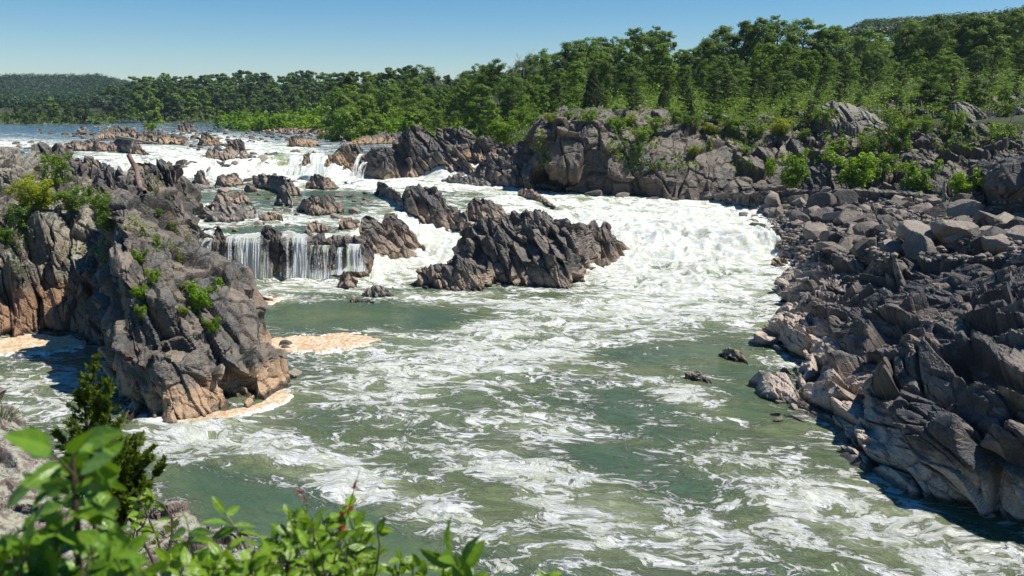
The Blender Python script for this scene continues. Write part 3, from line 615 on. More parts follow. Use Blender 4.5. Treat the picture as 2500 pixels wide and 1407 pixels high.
prock('outcrop','narrow dark rock splitting the upper falls beside the green water dome',[(733,410),(738,380),(748,373),(758,380),(762,405)],[(733,414),(762,412)],3,'dark',S=1.2,seed=89,group=UP)
prock('outcrop','dark striped block left of centre under a long driftwood log',[(268,350),(285,338),(310,335),(335,348),(352,365),(365,378)],[(268,366),(320,378),(368,380)],8,'dark',S=2.2,seed=90,group=UP)
prock('outcrop','long low dark wall of rock in the upper river at left',[(148,358),(165,346),(210,342),(250,345),(275,352),(295,368)],[(148,370),(220,371),(295,373)],8,'dark',S=1.8,seed=91,group=UP)
prock('outcrop','grey rubble ridge crowned by a green shrub in the upper river',[(325,350),(335,325),(370,318),(400,322),(430,335),(460,350)],[(325,352),(400,354),(460,356)],14,'brown',S=1.8,seed=92,group=UP)
prock('outcrop','two brown peaks side by side upstream of the white falls',[(482,350),(492,325),(510,324),(530,338),(545,350)],[(482,356),(545,357)],6,'brown',S=1.8,seed=93,group=UP)
prock('outcrop','brown knob with smooth top at the right of the twin peaks',[(548,360),(560,340),(580,336),(600,358),(605,374)],[(548,378),(605,378)],6,'isle',S=1.5,seed=94,group=UP)
prock('outcrop','grey angular rocks on the brink of the white falls',[(498,380),(510,366),(535,370),(560,378),(600,385)],[(498,392),(540,396),(600,394)],5,'isle',S=1.2,seed=95,group=UP)
prock('outcrop','dark squared block far out in the upper river',[(432,320),(438,298),(455,294),(470,305),(478,318)],[(432,322),(478,322)],8,'dark',S=2.,seed=96,group=UP)
prock('outcrop','long rubble bank in the upper river at left of centre',[(240,335),(255,318),(290,306),(320,308),(340,325)],[(240,340),(340,340)],16,'brown',S=1.6,seed=97,group=UP)
prock('outcrop','low stony bank below the bright willow thicket',[(640,318),(700,312),(780,316),(850,318),(930,322),(1010,330),(1090,325)],[(640,322),(760,328),(900,342),(1000,352),(1090,352)],22,'brown',S=1.8,seed=98,group=UP)
prock('outcrop','broken ledges sloping to the water right of the isolated dark block',[(850,350),(880,335),(930,325),(980,322),(1020,330)],[(850,356),(930,352),(1020,350)],12,'brown',S=1.6,seed=99,group=UP)
prock('outcrop','dark knuckle of rock at the top of the thin side fall',[(748,384),(752,376),(765,372),(775,380)],[(748,386),(775,386)],3,'dark',S=1.,seed=100,group=UP)
print('rocks1',time.time()-T0)
# -- K: right-hand cliff --
sheet('rock_cliff','long reddish-brown cliff of tiered blocks under the pine wood',[
 [(1268,415,163),(1290,440,155),(1330,455,5.3),(1420,472,5.2),(1500,478,5.),(1640,488,4.9),(1800,490,4.8),(1900,486,5.2),(1990,484,6),(2080,484,6.5)],
 [(1285,380,166),(1300,395,157),(1335,405,152),(1420,420,151),(1500,425,149.5),(1640,440,146),(1800,445,145),(1900,450,144),(1990,450,143),(2080,450,142)],
 [(1296,345,168),(1306,350,158.5),(1340,360,153),(1420,360,152.5),(1500,365,151),(1640,395,149),(1800,405,149),(1900,415,149),(1990,415,148),(2080,410,148)],
 [(1302,315,170),(1312,318,160),(1345,315,154.5),(1420,315,153.5),(1500,335,154),(1640,365,153),(1800,370,155),(1900,380,155),(1990,385,154),(2080,370,154)],
 [(1308,295,172),(1322,294,161),(1350,288,155.5),(1420,285,155),(1500,312,157),(1640,338,158),(1800,345,160),(1900,345,161),(1990,340,161),(2080,335,161)],
 [(1312,288,176),(1330,284,164),(1360,278,158),(1430,276,158),(1510,294,161),(1640,305,163),(1800,318,164),(1900,318,165),(1990,308,166),(2080,300,166)],
 [(1315,284,186),(1335,279,172),(1380,272,166),(1450,268,166),(1530,276,168),(1650,282,169),(1800,290,170),(1900,290,171),(1990,284,172),(2080,280,172)],
 [(1315,282,200),(1340,276,190),(1380,268,182),(1450,264,182),(1530,268,184),(1650,270,184),(1800,274,184),(1900,272,184),(1990,264,184),(2080,262,184)]],
 mat='cliff',S=5.6,B=basis((.95,-.2,.12)),seed=111,step=2.4,aniso=(.75,1.2,1.1),tilt=.6,crack=.4,amp=.85,back=12,side=3,zdrop=4,group='rock masses of the right bank')
sheet('rock_cliff','shaded rubble slope with bushes climbing to the wood at the right edge',[
 [(1990,480,6.2),(2060,478,6.6),(2140,480,6.8),(2220,485,7),(2300,490,7.2),(2380,500,7.4),(2500,520,7.4),(2700,540,7.4)],
 [(1990,440,143),(2060,445,141),(2140,445,139),(2220,440,138),(2300,440,136),(2380,440,134),(2500,450,131),(2700,450,126)],
 [(1990,400,148),(2060,405,147),(2140,400,146),(2220,390,146),(2300,385,145),(2380,385,143),(2500,390,140),(2700,390,134)],
 [(1990,360,154),(2060,365,153),(2140,355,153),(2220,340,154),(2300,335,153),(2380,335,151),(2500,330,148),(2700,330,142)],
 [(1990,325,161),(2060,325,161),(2140,310,161),(2220,300,162),(2300,295,162),(2380,290,160),(2500,285,156),(2700,280,150)],
 [(1990,295,168),(2060,290,168),(2140,280,169),(2220,272,170),(2300,265,171),(2380,258,170),(2500,250,166),(2700,245,160)],
 [(1990,270,182),(2060,265,182),(2140,258,182),(2220,252,184),(2300,246,186),(2380,240,184),(2500,232,180),(2700,220,175)]],
 mat='cliff',S=4.2,B=VERT,seed=112,step=2.6,aniso=(.8,1.,1.),tilt=.9,crack=.7,back=14,side=4,zdrop=5,group='rock masses of the right bank')
onrock('outcrop','smooth pale domed slab among the pines on top of the right cliff',[(1995,275),(2005,252),(2030,243),(2065,252),(2110,268),(2160,290),(2190,300)],[(1995,300),(2100,310),(2190,312)],163,9,'lich',3.2,113,amp=.5,group='bare rocks on the right wooded slope')
onrock('outcrop','big grey angular boulder at the edge of the dark wood, upper right',[(2318,300),(2325,255),(2345,244),(2380,256),(2408,272),(2412,300)],[(2318,310),(2412,320)],158,7,'lich',3.,114,amp=.6,group='bare rocks on the right wooded slope')
onrock('outcrop','reddish pointed boulder right of the bright green bush',[(2222,405),(2235,370),(2250,364),(2270,380),(2275,405)],[(2222,408),(2275,410)],146,4,'brown',2.,115,amp=.6,group='bare rocks on the right wooded slope')
onrock('outcrop','dark brown boulder under the bright green bush',[(1960,435),(1975,405),(2000,395),(2025,420),(2035,450)],[(1950,462),(2040,468)],139,4,'dark',2.,116,amp=.6,group='bare rocks on the right wooded slope')
onrock('outcrop','dark block beside the tall shrub on the right slope',[(2240,360),(2248,336),(2270,332),(2300,345),(2305,365)],[(2240,368),(2305,372)],152,4,'dark',2.,117,amp=.6,group='bare rocks on the right wooded slope')
sheet('rock_cliff','smooth dark vertical rock wall at the right edge, shaded, above the boulder beach',[
 [(2378,488,7.),(2400,512,6.6),(2450,528,6.3),(2520,535,6.3),(2750,560,6)],
 [(2382,440,117),(2402,455,112),(2450,460,108),(2520,460,106),(2750,460,98)],
 [(2390,412,118),(2410,415,113),(2450,405,109),(2520,385,107),(2750,380,100)],
 [(2395,405,122),(2415,405,119),(2450,392,116),(2520,370,114),(2750,360,108)]],
 mat='dark',S=4.,B=VERT,seed=118,amp=.45,back=9,side=4,zdrop=4,group='rock masses of the right bank')
# -- L: boulder beach ground --
sheet('rubble_bank','flat bouldery beach between the rapids and the shaded slope on the right',[
 [(1870,700,.2),(1925,662,.4),(1938,635,.9),(1900,600,1.6),(1880,570,2.4),(1868,545,3.2),(1850,525,3.7),(1800,497,4.3),(1640,486,4.8)],
 [(1950,720,2),(1975,672,2.2),(1985,645,2.4),(1970,605,2.8),(1955,575,3.3),(1930,545,3.8),(1890,520,4.4),(1830,492,5),(1700,478,5.4)],
 [(2100,740,3.4),(2120,690,3.6),(2110,640,3.8),(2100,600,4.1),(2080,565,4.5),(2060,530,5),(2010,505,5.6),(1930,482,6.2),(1800,470,6.6)],
 [(2330,760,4.6),(2350,700,4.8),(2330,640,5.1),(2310,590,5.4),(2290,555,5.7),(2260,520,6.1),(2200,495,6.6),(2090,475,7),(1950,465,7.4)],
 [(2750,780,5.8),(2750,720,6),(2750,660,6.2),(2750,610,6.4),(2700,570,6.6),(2600,530,6.9),(2450,500,7.2),(2300,480,7.6),(2120,465,8)]],
 mat='pale',S=1.6,B=VERT,seed=121,step=3.,amp=.7,back=4,side=3,aniso=(.7,1.,1.),tilt=1.,zdrop=-2,group='rock masses of the right bank')
# -- M: right slabs --
slabs=sheet('rock_slope','broad slope of black tilted slabs filling the lower right, pale scoured edge along the water',[
 [(1905,706,0),(1945,752,0),(1858,846,0),(1925,905,0),(1870,985,0),(2010,1062,0),(2120,1162,0),(2270,1222,0),(2400,1250,0),(2640,1330,0),(2900,1420,0)],
 [(1920,690,1.08),(1978,742,0.86),(1878,808,1.30),(1985,878,0.94),(1950,935,0.79),(2095,1010,1.37),(2190,1095,1.51),(2320,1160,1.58),(2430,1185,1.73),(2640,1240,1.73),(2900,1320,1.73)],
 [(1945,665,1.87),(2020,728,1.70),(1935,775,2.72),(2070,845,2.21),(2030,910,1.87),(2125,965,2.89),(2225,1015,3.31),(2330,1065,3.48),(2420,1100,3.57),(2640,1160,3.74),(2900,1200,3.74)],
 [(1965,640,2.42),(2065,705,2.60),(1985,762,3.44),(2110,815,3.35),(2130,880,3.16),(2205,915,3.91),(2290,950,4.28),(2380,990,4.46),(2460,1020,4.65),(2640,1080,4.84),(2900,1100,5.02)],
 [(2025,620,3.3),(2110,675,3.7),(2085,735,4),(2180,785,4.5),(2215,835,4.5),(2300,860,4.9),(2370,890,5.3),(2430,905,5.5),(2490,930,5.8),(2640,960,6.2),(2900,980,6.4)],
 [(2100,600,4.2),(2200,640,4.8),(2210,695,5),(2290,735,5.3),(2320,765,5.4),(2375,780,5.6),(2430,795,6),(2480,805,6.2),(2530,815,6.5),(2680,840,6.8),(2900,850,7)],
 [(2180,582,4.8),(2270,600,5.5),(2310,640,5.8),(2370,660,6),(2400,680,6.2),(2440,690,6.4),(2480,700,6.7),(2520,710,6.9),(2570,720,7),(2700,730,7.2),(2900,740,7.4)],
 [(2210,576,4.6),(2300,578,5.4),(2360,590,5.9),(2410,600,6.1),(2450,610,6.3),(2490,615,6.6),(2530,620,6.9),(2570,625,7),(2620,630,7.2),(2750,640,7.4),(2900,640,7.6)]],
 mat='slab',S=4.3,B=basis((.72,.15,.66),(.45,-.8,-.33)),seed=131,step=2.0,amp=.85,bias=-.03,aniso=(.42,1.6,.9),tilt=.85,crack=.6,back=4,side=4,zdrop=-2,octs=4,group='rock masses of the right bank')
onrock('outcrop','big dark cuboid boulder with a bright right face on the boulder beach',[(2108,560),(2112,530),(2140,510),(2180,518),(2215,535),(2222,562)],[(2108,572),(2160,582),(2222,572)],104,5,'brown',2.6,132,amp=.5,group='large boulders of the right beach')
onrock('outcrop','square grey boulder in front of the cuboid one on the right beach',[(2225,600),(2228,572),(2250,564),(2275,568),(2290,585),(2292,605)],[(2225,612),(2292,618)],97,3.5,'dark',1.6,133,amp=.5,group='large boulders of the right beach')
print('rocks2',time.time()-T0)
# -- near ledge at the viewer's feet --
sheet('rock_ledge','lichen-spotted grey and maroon ledge in the lower left corner beneath the leaves',[
 [(-300,960,-12),(-60,965,-12),(0,962,-11.5),(30,990,-11),(60,1040,-10.5),(100,1062,-10),(120,1090,-9.6),(160,1240,-7.5),(260,1262,-7.2),(300,1235,-7),(360,1262,-6.9),(410,1228,-6.8),(450,1250,-6.7),(530,1262,-6.6),(560,1290,-6.3),(640,1330,-6),(720,1390,-5.6)],
 [(-300,1020,-9.6),(-60,1020,-9.6),(0,1025,-9.4),(30,1050,-9.2),(60,1085,-9),(90,1110,-8.7),(115,1140,-8.4),(160,1280,-6.7),(250,1300,-6.6),(300,1290,-6.4),(360,1300,-6.3),(410,1290,-6.2),(450,1300,-6.1),(520,1320,-6),(570,1350,-5.8),(640,1390,-5.5),(720,1440,-5.2)],
 [(-300,1120,-7.4),(-60,1120,-7.4),(0,1120,-7.2),(40,1130,-7.1),(80,1150,-7),(120,1170,-6.9),(150,1210,-6.7),(180,1330,-6),(250,1350,-5.8),(300,1350,-5.7),(360,1360,-5.7),(410,1370,-5.6),(450,1380,-5.5),(520,1400,-5.4),(570,1420,-5.2),(640,1450,-5),(720,1500,-4.7)],
 [(-300,1300,-5.2),(-60,1300,-5.2),(0,1300,-5.2),(60,1310,-5.1),(110,1320,-5.1),(150,1330,-5),(200,1400,-4.8),(250,1430,-4.7),(300,1450,-4.6),(360,1460,-4.6),(410,1470,-4.5),(450,1480,-4.5),(520,1500,-4.4),(570,1520,-4.3),(640,1540,-4.2),(720,1560,-4)],
 [(-300,1650,-3.6),(-60,1650,-3.6),(60,1650,-3.6),(200,1700,-3.5),(400,1750,-3.4),(720,1800,-3.3)]][::-1],
 mat='near',S=.55,B=basis((.5,-.3,.8)),seed=141,step=4.,amp=.6,back=1.2,side=1.,zdrop=10,hw0=-9,aniso=(.5,1.2,1.1))
onrock('boulder','pointed purple-grey stone ringed with lichen at the foot of the juniper',[(300,1290),(330,1262),(370,1240),(412,1226),(428,1250),(438,1290)],[(300,1340),(440,1345)],6.4,.5,'near',.35,142,amp=.5)
onrock('boulder','smooth pale blue-grey stone behind the leaves at bottom centre-left',[(560,1330),(566,1290),(590,1284),(612,1300),(625,1340)],[(560,1390),(630,1400)],6.2,.4,'pale',.5,143,amp=.3)
print('rocks3',time.time()-T0)
# ---------- loose boulders: one shape each, copied ----------
def ico(n=3):
    import bmesh
    bm=bmesh.new(); bmesh.ops.create_icosphere(bm,subdivisions=n,radius=1.)
    V=np.array([v.co[:] for v in bm.verts]); Fc=np.array([[v.index for v in f.verts] for f in bm.faces]); bm.free(); return V,Fc
IV,IF=ico(5)
BPR=[]
for k in range(16):
    rg=np.random.default_rng(300+k); nn=rg.normal(size=(10,3)); nn/=np.linalg.norm(nn,axis=1,keepdims=True); dd=.6+.4*rg.random(10)
    dot=IV@nn.T; r=np.min(np.where(dot>.05,dd[None]/np.maximum(dot,.05),9.),1); r=np.minimum(r,1.25)
    V=IV*r[:,None]*np.array([1.,.85,.72]); V=V+IV*(.03*fbm(V*3,3,k)+.045*blocks(V*1.,.7,k,octs=3)[0])[:,None]
    me_o=mesh_np('boulder',V,IF,M['boul'],smooth=False); BPR.append(me_o.data); bpy.data.objects.remove(me_o)
NB=0
def boulder(P,s,label,group,asp=(1,1,1),cat='boulder',nm='boulder'):
    global NB
    o=bpy.data.objects.new(nm,BPR[random.randrange(16)]); COL.objects.link(o); NB+=1
    o.location=P; o.rotation_euler=(random.uniform(-.35,.35),random.uniform(-.35,.35),random.uniform(0,6.28))
    o.scale=(s*asp[0]*random.uniform(.85,1.2),s*asp[1]*random.uniform(.85,1.15),s*asp[2]*random.uniform(.8,1.1)); tag(o,label,cat,group); return o
from mathutils.bvhtree import BVHTree
from mathutils import Vector
def bvh_of(names):
    vs=[];fs=[];b=0
    for o in SC.objects:
        if o.type=='MESH' and o.get('group') in names:
            me=o.data; co=np.empty(len(me.vertices)*3,np.float32); me.vertices.foreach_get('co',co); co=co.reshape(-1,3)+np.array(o.location)
            n=len(me.polygons); li=np.empty(len(me.loops),np.int32); me.loops.foreach_get('vertex_index',li); vs.append(co); fs.append(li.reshape(n,-1)+b); b+=len(co)
    return BVHTree.FromPolygons(np.concatenate(vs).tolist(),np.concatenate(fs).tolist())
BVH=bvh_of(['rock masses of the right bank'])
def ground_at(x,y,bvh=None,default=0):
    d=Vector(at(x,y,100.)-np.array([0,0,CAMZ])).normalized(); h=(bvh or BVH).ray_cast(Vector((0,0,CAMZ)),d); return h[0]
SZ=[(.0,'small'),(1.,'middle-sized'),(1.7,'large')]
PL=[(1700,'at the far left end of the beach'),(1930,'beside the edge of the rapids'),(2050,'on the left part of the beach'),(2180,'near the cuboid boulder'),(2320,'on the beach below the bright bushes'),(2420,'in front of the shaded rock wall'),(2520,'at the right edge of the beach')]
cands=[]
for k in range(400):
    x=random.uniform(1640,2500); y=random.uniform(488,620)
    if x<1860 and y>488+(x-1640)*.05+14: continue
    if y>500+(x-1850)*.55 and x<2010 : continue
    if x>2250 and y>600: continue
    if x>2380 and y<540: continue
    s=min(2.1,.45*random.paretovariate(2.0)+.2)
    cands.append((x,y,s))
cands=sorted(cands,key=lambda c:-c[2])[:125]
for x,y,s in cands:
    g=ground_at(x,y)
    if g is None: continue
    pl=[p for a,p in PL if x>=a-60][-1] if x>=1700 else PL[0][1]
    sz=[n for a,n in SZ if s>=a][-1]
    boulder((g.x,g.y,g.z+s*.12),s,f'{sz} loose tan-grey boulder {pl}','loose boulders of the right beach')
# river stones
def rstones(n,poly,px_size,label,group,sink=.15,asp=(1,1,.8)):
    poly=np.array(poly,float); k=0
    for _ in range(n*40):
        if k>=n: break
        x=random.uniform(poly[:,0].min(),poly[:,0].max()); y=random.uniform(poly[:,1].min(),poly[:,1].max())
        if sdpoly(np.array([x]),np.array([y]),poly)[0]<0: continue
        D=whit(x,y)[0]; p=at(x,y,D); s=random.uniform(*px_size)*D/F/2*random.choice([.7,.8,1.,1.3])
        boulder((p[0],p[1],float(zw(p[0],p[1]))+s*sink),s,label,group,asp,'stone','river_stone'); k+=1
rstones(14,[(0,352),(70,345),(150,362),(70,375),(0,385)],(9,20),'grey stone in the white water at the far left edge','stones in the upper river')
rstones(36,[(150,330),(240,318),(470,330),(600,350),(560,385),(480,372),(360,345),(250,342)],(10,26),'angular grey stone heaped on the rubble bank of the upper river','stones in the upper river')
rstones(16,[(420,365),(560,380),(620,372),(600,350),(480,352)],(10,24),'pale stone strewn just above the white falls','stones in the upper river')
rstones(22,[(0,318),(240,312),(300,300),(300,330),(60,338)],(7,17),'low dark stone in the riffles of the wide upper river at left','stones in the upper river')
rstones(26,[(560,308),(700,318),(850,328),(860,345),(720,335),(600,322)],(8,18),'low brown stone in the riffles below the willow thicket','stones in the upper river')
rstones(16,[(780,335),(900,330),(1000,340),(980,356),(860,352),(800,350)],(10,22),'brown stone on the broken ledges above the tan rock face','stones in the upper river')
rstones(9,[(630,1010),(655,905),(690,850),(725,880),(740,960),(700,975)],(22,44),'cracked stone at the waterline on the right foot of the big crag','stones at the foot of the big crag')
rstones(6,[(650,835),(700,838),(710,860),(660,870)],(18,36),'pale stone at the edge of the tan foam raft beside the crag','stones at the foot of the big crag')
rstones(8,[(1420,478),(1500,462),(1600,478),(1560,492),(1470,488)],(26,48),'tan block at the foot of the sheer right cliff, lapped by white water','blocks at the foot of the right cliff')
rstones(8,[(1560,478),(1760,482),(1840,492),(1700,497),(1600,490)],(26,46),'long low grey block along the far shore of the right channel','blocks at the foot of the right cliff',asp=(1.7,1.,.7))
rstones(7,[(1305,425),(1420,462),(1430,474),(1350,462)],(24,40),'grey washed block in the shade under the sheer cliff face','blocks at the foot of the right cliff')
rstones(6,[(1800,520),(1900,540),(1880,590),(1850,560)],(16,30),'wet black stone where the rapids leave the beach','stones in the right channel')
rstones(7,[(1870,965),(1905,940),(1960,1010),(1900,1030)],(18,36),'broken pale stone at the tip of the lower slab point','stones below the right slabs')
rstones(4,[(2330,1215),(2440,1245),(2420,1270),(2340,1250)],(30,60),'rounded grey stone at the foot of the slabs in the lower right','stones below the right slabs')
rstones(14,[(520,470),(620,465),(740,500),(730,540),(640,520),(560,500)],(10,22),'grey stone in the shallow water of the mid terrace','stones on the mid terrace')
rstones(8,[(740,610),(870,630),(870,670),(780,670)],(12,24),'mossy stone in the spray at the foot of the right-hand cascade','stones below the lower falls')
rstones(8,[(0,298),(240,298),(240,306),(0,308)],(6,12),'tiny stone along the wooded island shore at far left','stones along the far shores')
rstones(16,[(440,400),(640,392),(660,408),(500,425),(440,420)],(12,30),'dark ledge stone breaking the white water of the upper falls','stones in the upper falls')
rstones(10,[(560,378),(740,372),(740,386),(600,392)],(12,26),'dark stone on the brink of the upper falls','stones in the upper falls')
rstones(14,[(440,440),(740,440),(740,470),(600,478),(440,470)],(12,28),'grey stone just under the upper falls','stones on the mid terrace')
rstones(12,[(740,480),(910,470),(900,560),(800,560)],(12,28),'grey stone right of the double boulder on the mid terrace','stones on the mid terrace')
rstones(9,[(480,545),(720,545),(730,568),(480,566)],(12,24),'stone poking from the lip of the lower falls','stones on the mid terrace')
# rubble too small and too many to count
def rubble(name,label,n,polyfn,size,mat='boul'):
    V,Fc=ico(1); Vs=[];Fs=[];b=0
    for _ in range(n):
        r=polyfn()
        if r is None: continue
        P,k=r; s=random.uniform(*size)*k
        A=np.random.default_rng(random.randrange(1<<30)); q=V*(1+.35*(A.random((len(V),1))-.5))*np.array([1.2,.9,.7])*s
        a=random.uniform(0,6.28); R=np.array([[math.cos(a),-math.sin(a),0],[math.sin(a),math.cos(a),0],[0,0,1]]); q=q@R.T+np.array(P); Vs.append(q);Fs.append(Fc+b);b+=len(V)
    c0=np.concatenate(Vs); o=mesh_np(name,c0,np.concatenate(Fs),M['palerub'],origin=c0.mean(0),attrs={'hw':np.full(len(c0),5.),'rnd':np.repeat(RNG.random(len(c0)//len(V)),len(V))}); tag(o,label,kind='stuff'); return o
M['palerub']=rock_mat('broken_stones',(.075,.068,.062),(.19,.15,.12),(.34,.29,.24),(.3,.25,.2),(-9,-8))
def rb1():
    x=random.uniform(1640,2560);y=random.uniform(486,640)
    if x<1880 and y>500: return None
    g=ground_at(x,y); return None if g is None else ((g.x,g.y,g.z+.05),1.)
rubble('rubble','broken stones filling the gaps of the right beach',2600,rb1,(.14,.42))
def rb3():
    x=random.uniform(150,1000);y=random.uniform(306,385)
    if sdpoly(np.array([x]),np.array([y]),np.array([(150,335),(250,308),(420,318),(640,320),(1000,335),(1000,352),(760,345),(600,350),(560,380),(400,345),(200,345)],float))[0]<0: return None
    D=whit(x,y)[0]; p=at(x,y,D); return ((p[0],p[1],float(zw(p[0],p[1]))+.15),D/200.)
rubble('rubble','small stones strewn over the shallows of the upper river',800,rb3,(.25,.7))
print('boulders',NB,time.time()-T0)
# ---------- trees and bushes ----------
def quads(C,Nn,S,rg,ratio=.62,jit=.25,shape='leaf'):
    n=len(C); Nn=Nn/(np.linalg.norm(Nn,axis=1,keepdims=True)+1e-9)
    a=rg.normal(size=(n,3)); U=np.cross(Nn,a); U/=np.linalg.norm(U,axis=1,keepdims=True)+1e-9; W=np.cross(Nn,U)
    s=(S*(1+jit*(rg.random(n)*2-1)))[:,None] if np.ndim(S)==0 else S[:,None]
    p0=C-U*s*.5; p1=C+W*s*ratio*.5+U*s*(rg.random((n,1))-.5)*.3+Nn*s*.10; p2=C+U*s*.5; p3=C-W*s*ratio*.5-U*s*(rg.random((n,1))-.5)*.3+Nn*s*.10
    V=np.stack([p0,p1,p2,p3],1).reshape(-1,3); return V,np.arange(4*n).reshape(n,4)
def tubes(segs,sides=6):
    """segs: list of (list of points, list of radii)"""
    Vs=[];Fs=[];b=0
    for pts,rad in segs:
        pts=np.array(pts,float); n=len(pts); T=np.gradient(pts,axis=0); T/=np.linalg.norm(T,axis=1,keepdims=True)+1e-9
        a=np.array([1.,0,0]) if abs(T[0][0])<.8 else np.array([0,1.,0])
        U=np.cross(T,a); U/=np.linalg.norm(U,axis=1,keepdims=True); W=np.cross(T,U)
        th=np.linspace(0,2*np.pi,sides,endpoint=False)
        ring=pts[:,None]+(U[:,None]*np.cos(th)[None,:,None]+W[:,None]*np.sin(th)[None,:,None])*np.array(rad)[:,None,None]
        Vs.append(ring.reshape(-1,3))
        i=np.arange((n-1)*sides); r=i//sides; c=i%sides; c2=(c+1)%sides
        Fs.append(np.stack([r*sides+c,r*sides+c2,(r+1)*sides+c2,(r+1)*sides+c],-1)+b); b+=n*sides
    return np.concatenate(Vs),np.concatenate(Fs)
def rdir(rg,n):
    d=rg.normal(size=(n,3)); return d/np.linalg.norm(d,axis=1,keepdims=True)
def bend(a,b,k,rg,w=.08):
    a=np.array(a,float);b=np.array(b,float); t=np.linspace(0,1,k)[:,None]; L=np.linalg.norm(b-a)
    return a+(b-a)*t+np.sin(t*np.pi)*rg.normal(size=3)*L*w+rg.normal(size=(k,3))*L*.012*np.sin(t*np.pi)
def mk_broad(seed,H=18.,R=5.5,z0=.12,nl=12,cl=10,lv=62,ls=.55,open_=1.,flat=0.):
    rg=np.random.default_rng(seed); segs=[]
    lean=rg.normal(size=2)*.03*H
    top=np.array([lean[0],lean[1],H*.86]); segs.append((bend((0,0,-.6),top,7,rg,.03),np.linspace(.018*H,.004*H,7)))
    lob=[]
    for k in range(nl):
        a=k*2.4+rg.random()*.9; h=z0+.10+(.93-z0-.1)*((k+.3)/nl)
        env=math.sin(math.pi*min(.98,.18+.80*(h-z0)/(1-z0)))**.7
        rr=R*env*(.35+.50*rg.random()); lr=R*(.30+.20*rg.random())*(1.1-.45*h)
        c=np.array([math.cos(a)*rr+lean[0]*h,math.sin(a)*rr+lean[1]*h,H*h-lr*.3]); lob.append((c,lr))
        s=np.array([lean[0]*h*.7,lean[1]*h*.7,H*max(.10,h-.22)]); segs.append((bend(s,c,5,rg,.08),np.linspace(.008*H,.002*H,5)))
    lob.append((np.array([lean[0],lean[1],H*.90]),R*.30)); lob.append((np.array([lean[0]*.6,lean[1]*.6,H*.62]),R*.55)); lob.append((np.array([lean[0]*.4,lean[1]*.4,H*.40]),R*.5))
    P=[];N=[];rn=[]
    for c,lr in lob:
        lv_=rg.random()*.35
        for _ in range(cl):
            d=rdir(rg,1)[0]; q=c+d*lr*(.65+.55*rg.random())*np.array([1,1,.9]); r=lr*(.24+.24*rg.random())
            m=int(lv*open_*(r/(lr*.36))**2); e=rdir(rg,m)
            pos=q+e*r*(.5+.65*rg.random((m,1)))*np.array([1.1,1.1,.8]); P.append(pos); N.append(e*.8+.5*rdir(rg,m)+np.array([0,0,.45])+d*.5)
            rn.append(np.clip(lv_+rg.random()*.5+.25*rg.random(m),0,1))
            if rg.random()<.25: segs.append((bend(c,q,3,rg,.1),[.002*H,.0015*H,.001*H]))
    P=np.concatenate(P);N=np.concatenate(N);rn=np.concatenate(rn); P[:,2]=np.minimum(P[:,2],H*1.02)
    V,Fq=quads(P,N,ls,rg); return (V,Fq,np.repeat(rn,4)),tubes(segs)
def mk_pine(seed,H=13.,R=3.6,ls=.42):
    rg=np.random.default_rng(seed); segs=[(bend((0,0,-.6),(rg.normal()*.4,rg.normal()*.4,H),8,rg,.02),np.linspace(.2,.03,8))]; P=[];N=[];rn=[]
    z=H*.16
    while z<H*.98:
        f=(z/H); rad=R*(1.05-f)**.55*(.75+.5*rg.random())*(1 if f>.3 else .75)
        for k in range(rg.integers(3,6)):
            a=rg.random()*6.28; L=rad*(.6+.5*rg.random()); up=L*(.05+.22*rg.random()+.25*f)
            b=np.array([math.cos(a)*L,math.sin(a)*L,z+up]); ln=bend((0,0,z),b,5,rg,.07); segs.append((ln,np.linspace(.055,.012,5)))
            for t in np.linspace(.35,1.05,max(3,int(L/.5))):
                c=np.array([0,0,z])+(b-np.array([0,0,z]))*t; m=int(26*(.6+.6*rg.random())); r=.30+.40*rg.random()*(1.2-t*.4)
                e=rdir(rg,m); pos=c+e*np.array([r,r,r*.26])*(rg.random((m,1))**.4)+np.array([0,0,.1]); P.append(pos); N.append(e*np.array([.7,.7,.4])+np.array([0,0,.75])+.6*rdir(rg,m)); rn.append(np.clip(rg.random()*.7+.3*rg.random(m),0,1))
        z+=H*.045*(.8+.6*rg.random())
    P=np.concatenate(P);N=np.concatenate(N);rn=np.concatenate(rn); V,Fq=quads(P,N,ls,rg,.34); return (V,Fq,np.repeat(rn,4)),tubes(segs,5)
def mk_cedar(seed,H=9.,R=1.7,ls=.34,n=6500):
    rg=np.random.default_rng(seed); segs=[(bend((0,0,-.4),(0,0,H*.97),6,rg,.01),np.linspace(.14,.02,6))]
    z=rg.random(n)**1.25; a=rg.random(n)*6.28; prof=np.sin(np.clip(z*.93+.07,0,1)*math.pi)**.45*(1-z)**.5*1.15
    lump=1+.28*np.sin(a*3+z*19+rg.random()*6)*np.sin(z*31+a*2); rr=R*prof*lump*(.62+.42*rg.random(n)**.5)
    P=np.stack([np.cos(a)*rr,np.sin(a)*rr,H*(.05+.95*z)],-1); N=np.stack([np.cos(a),np.sin(a),.3+0*a],-1)+.7*rdir(rg,n)
    V,Fq=quads(P,N,ls,rg,.4); return (V,Fq,np.repeat(np.clip(.5+.3*np.sin(a*3+z*19)+.2*rg.random(n),0,1),4)),tubes(segs,5)
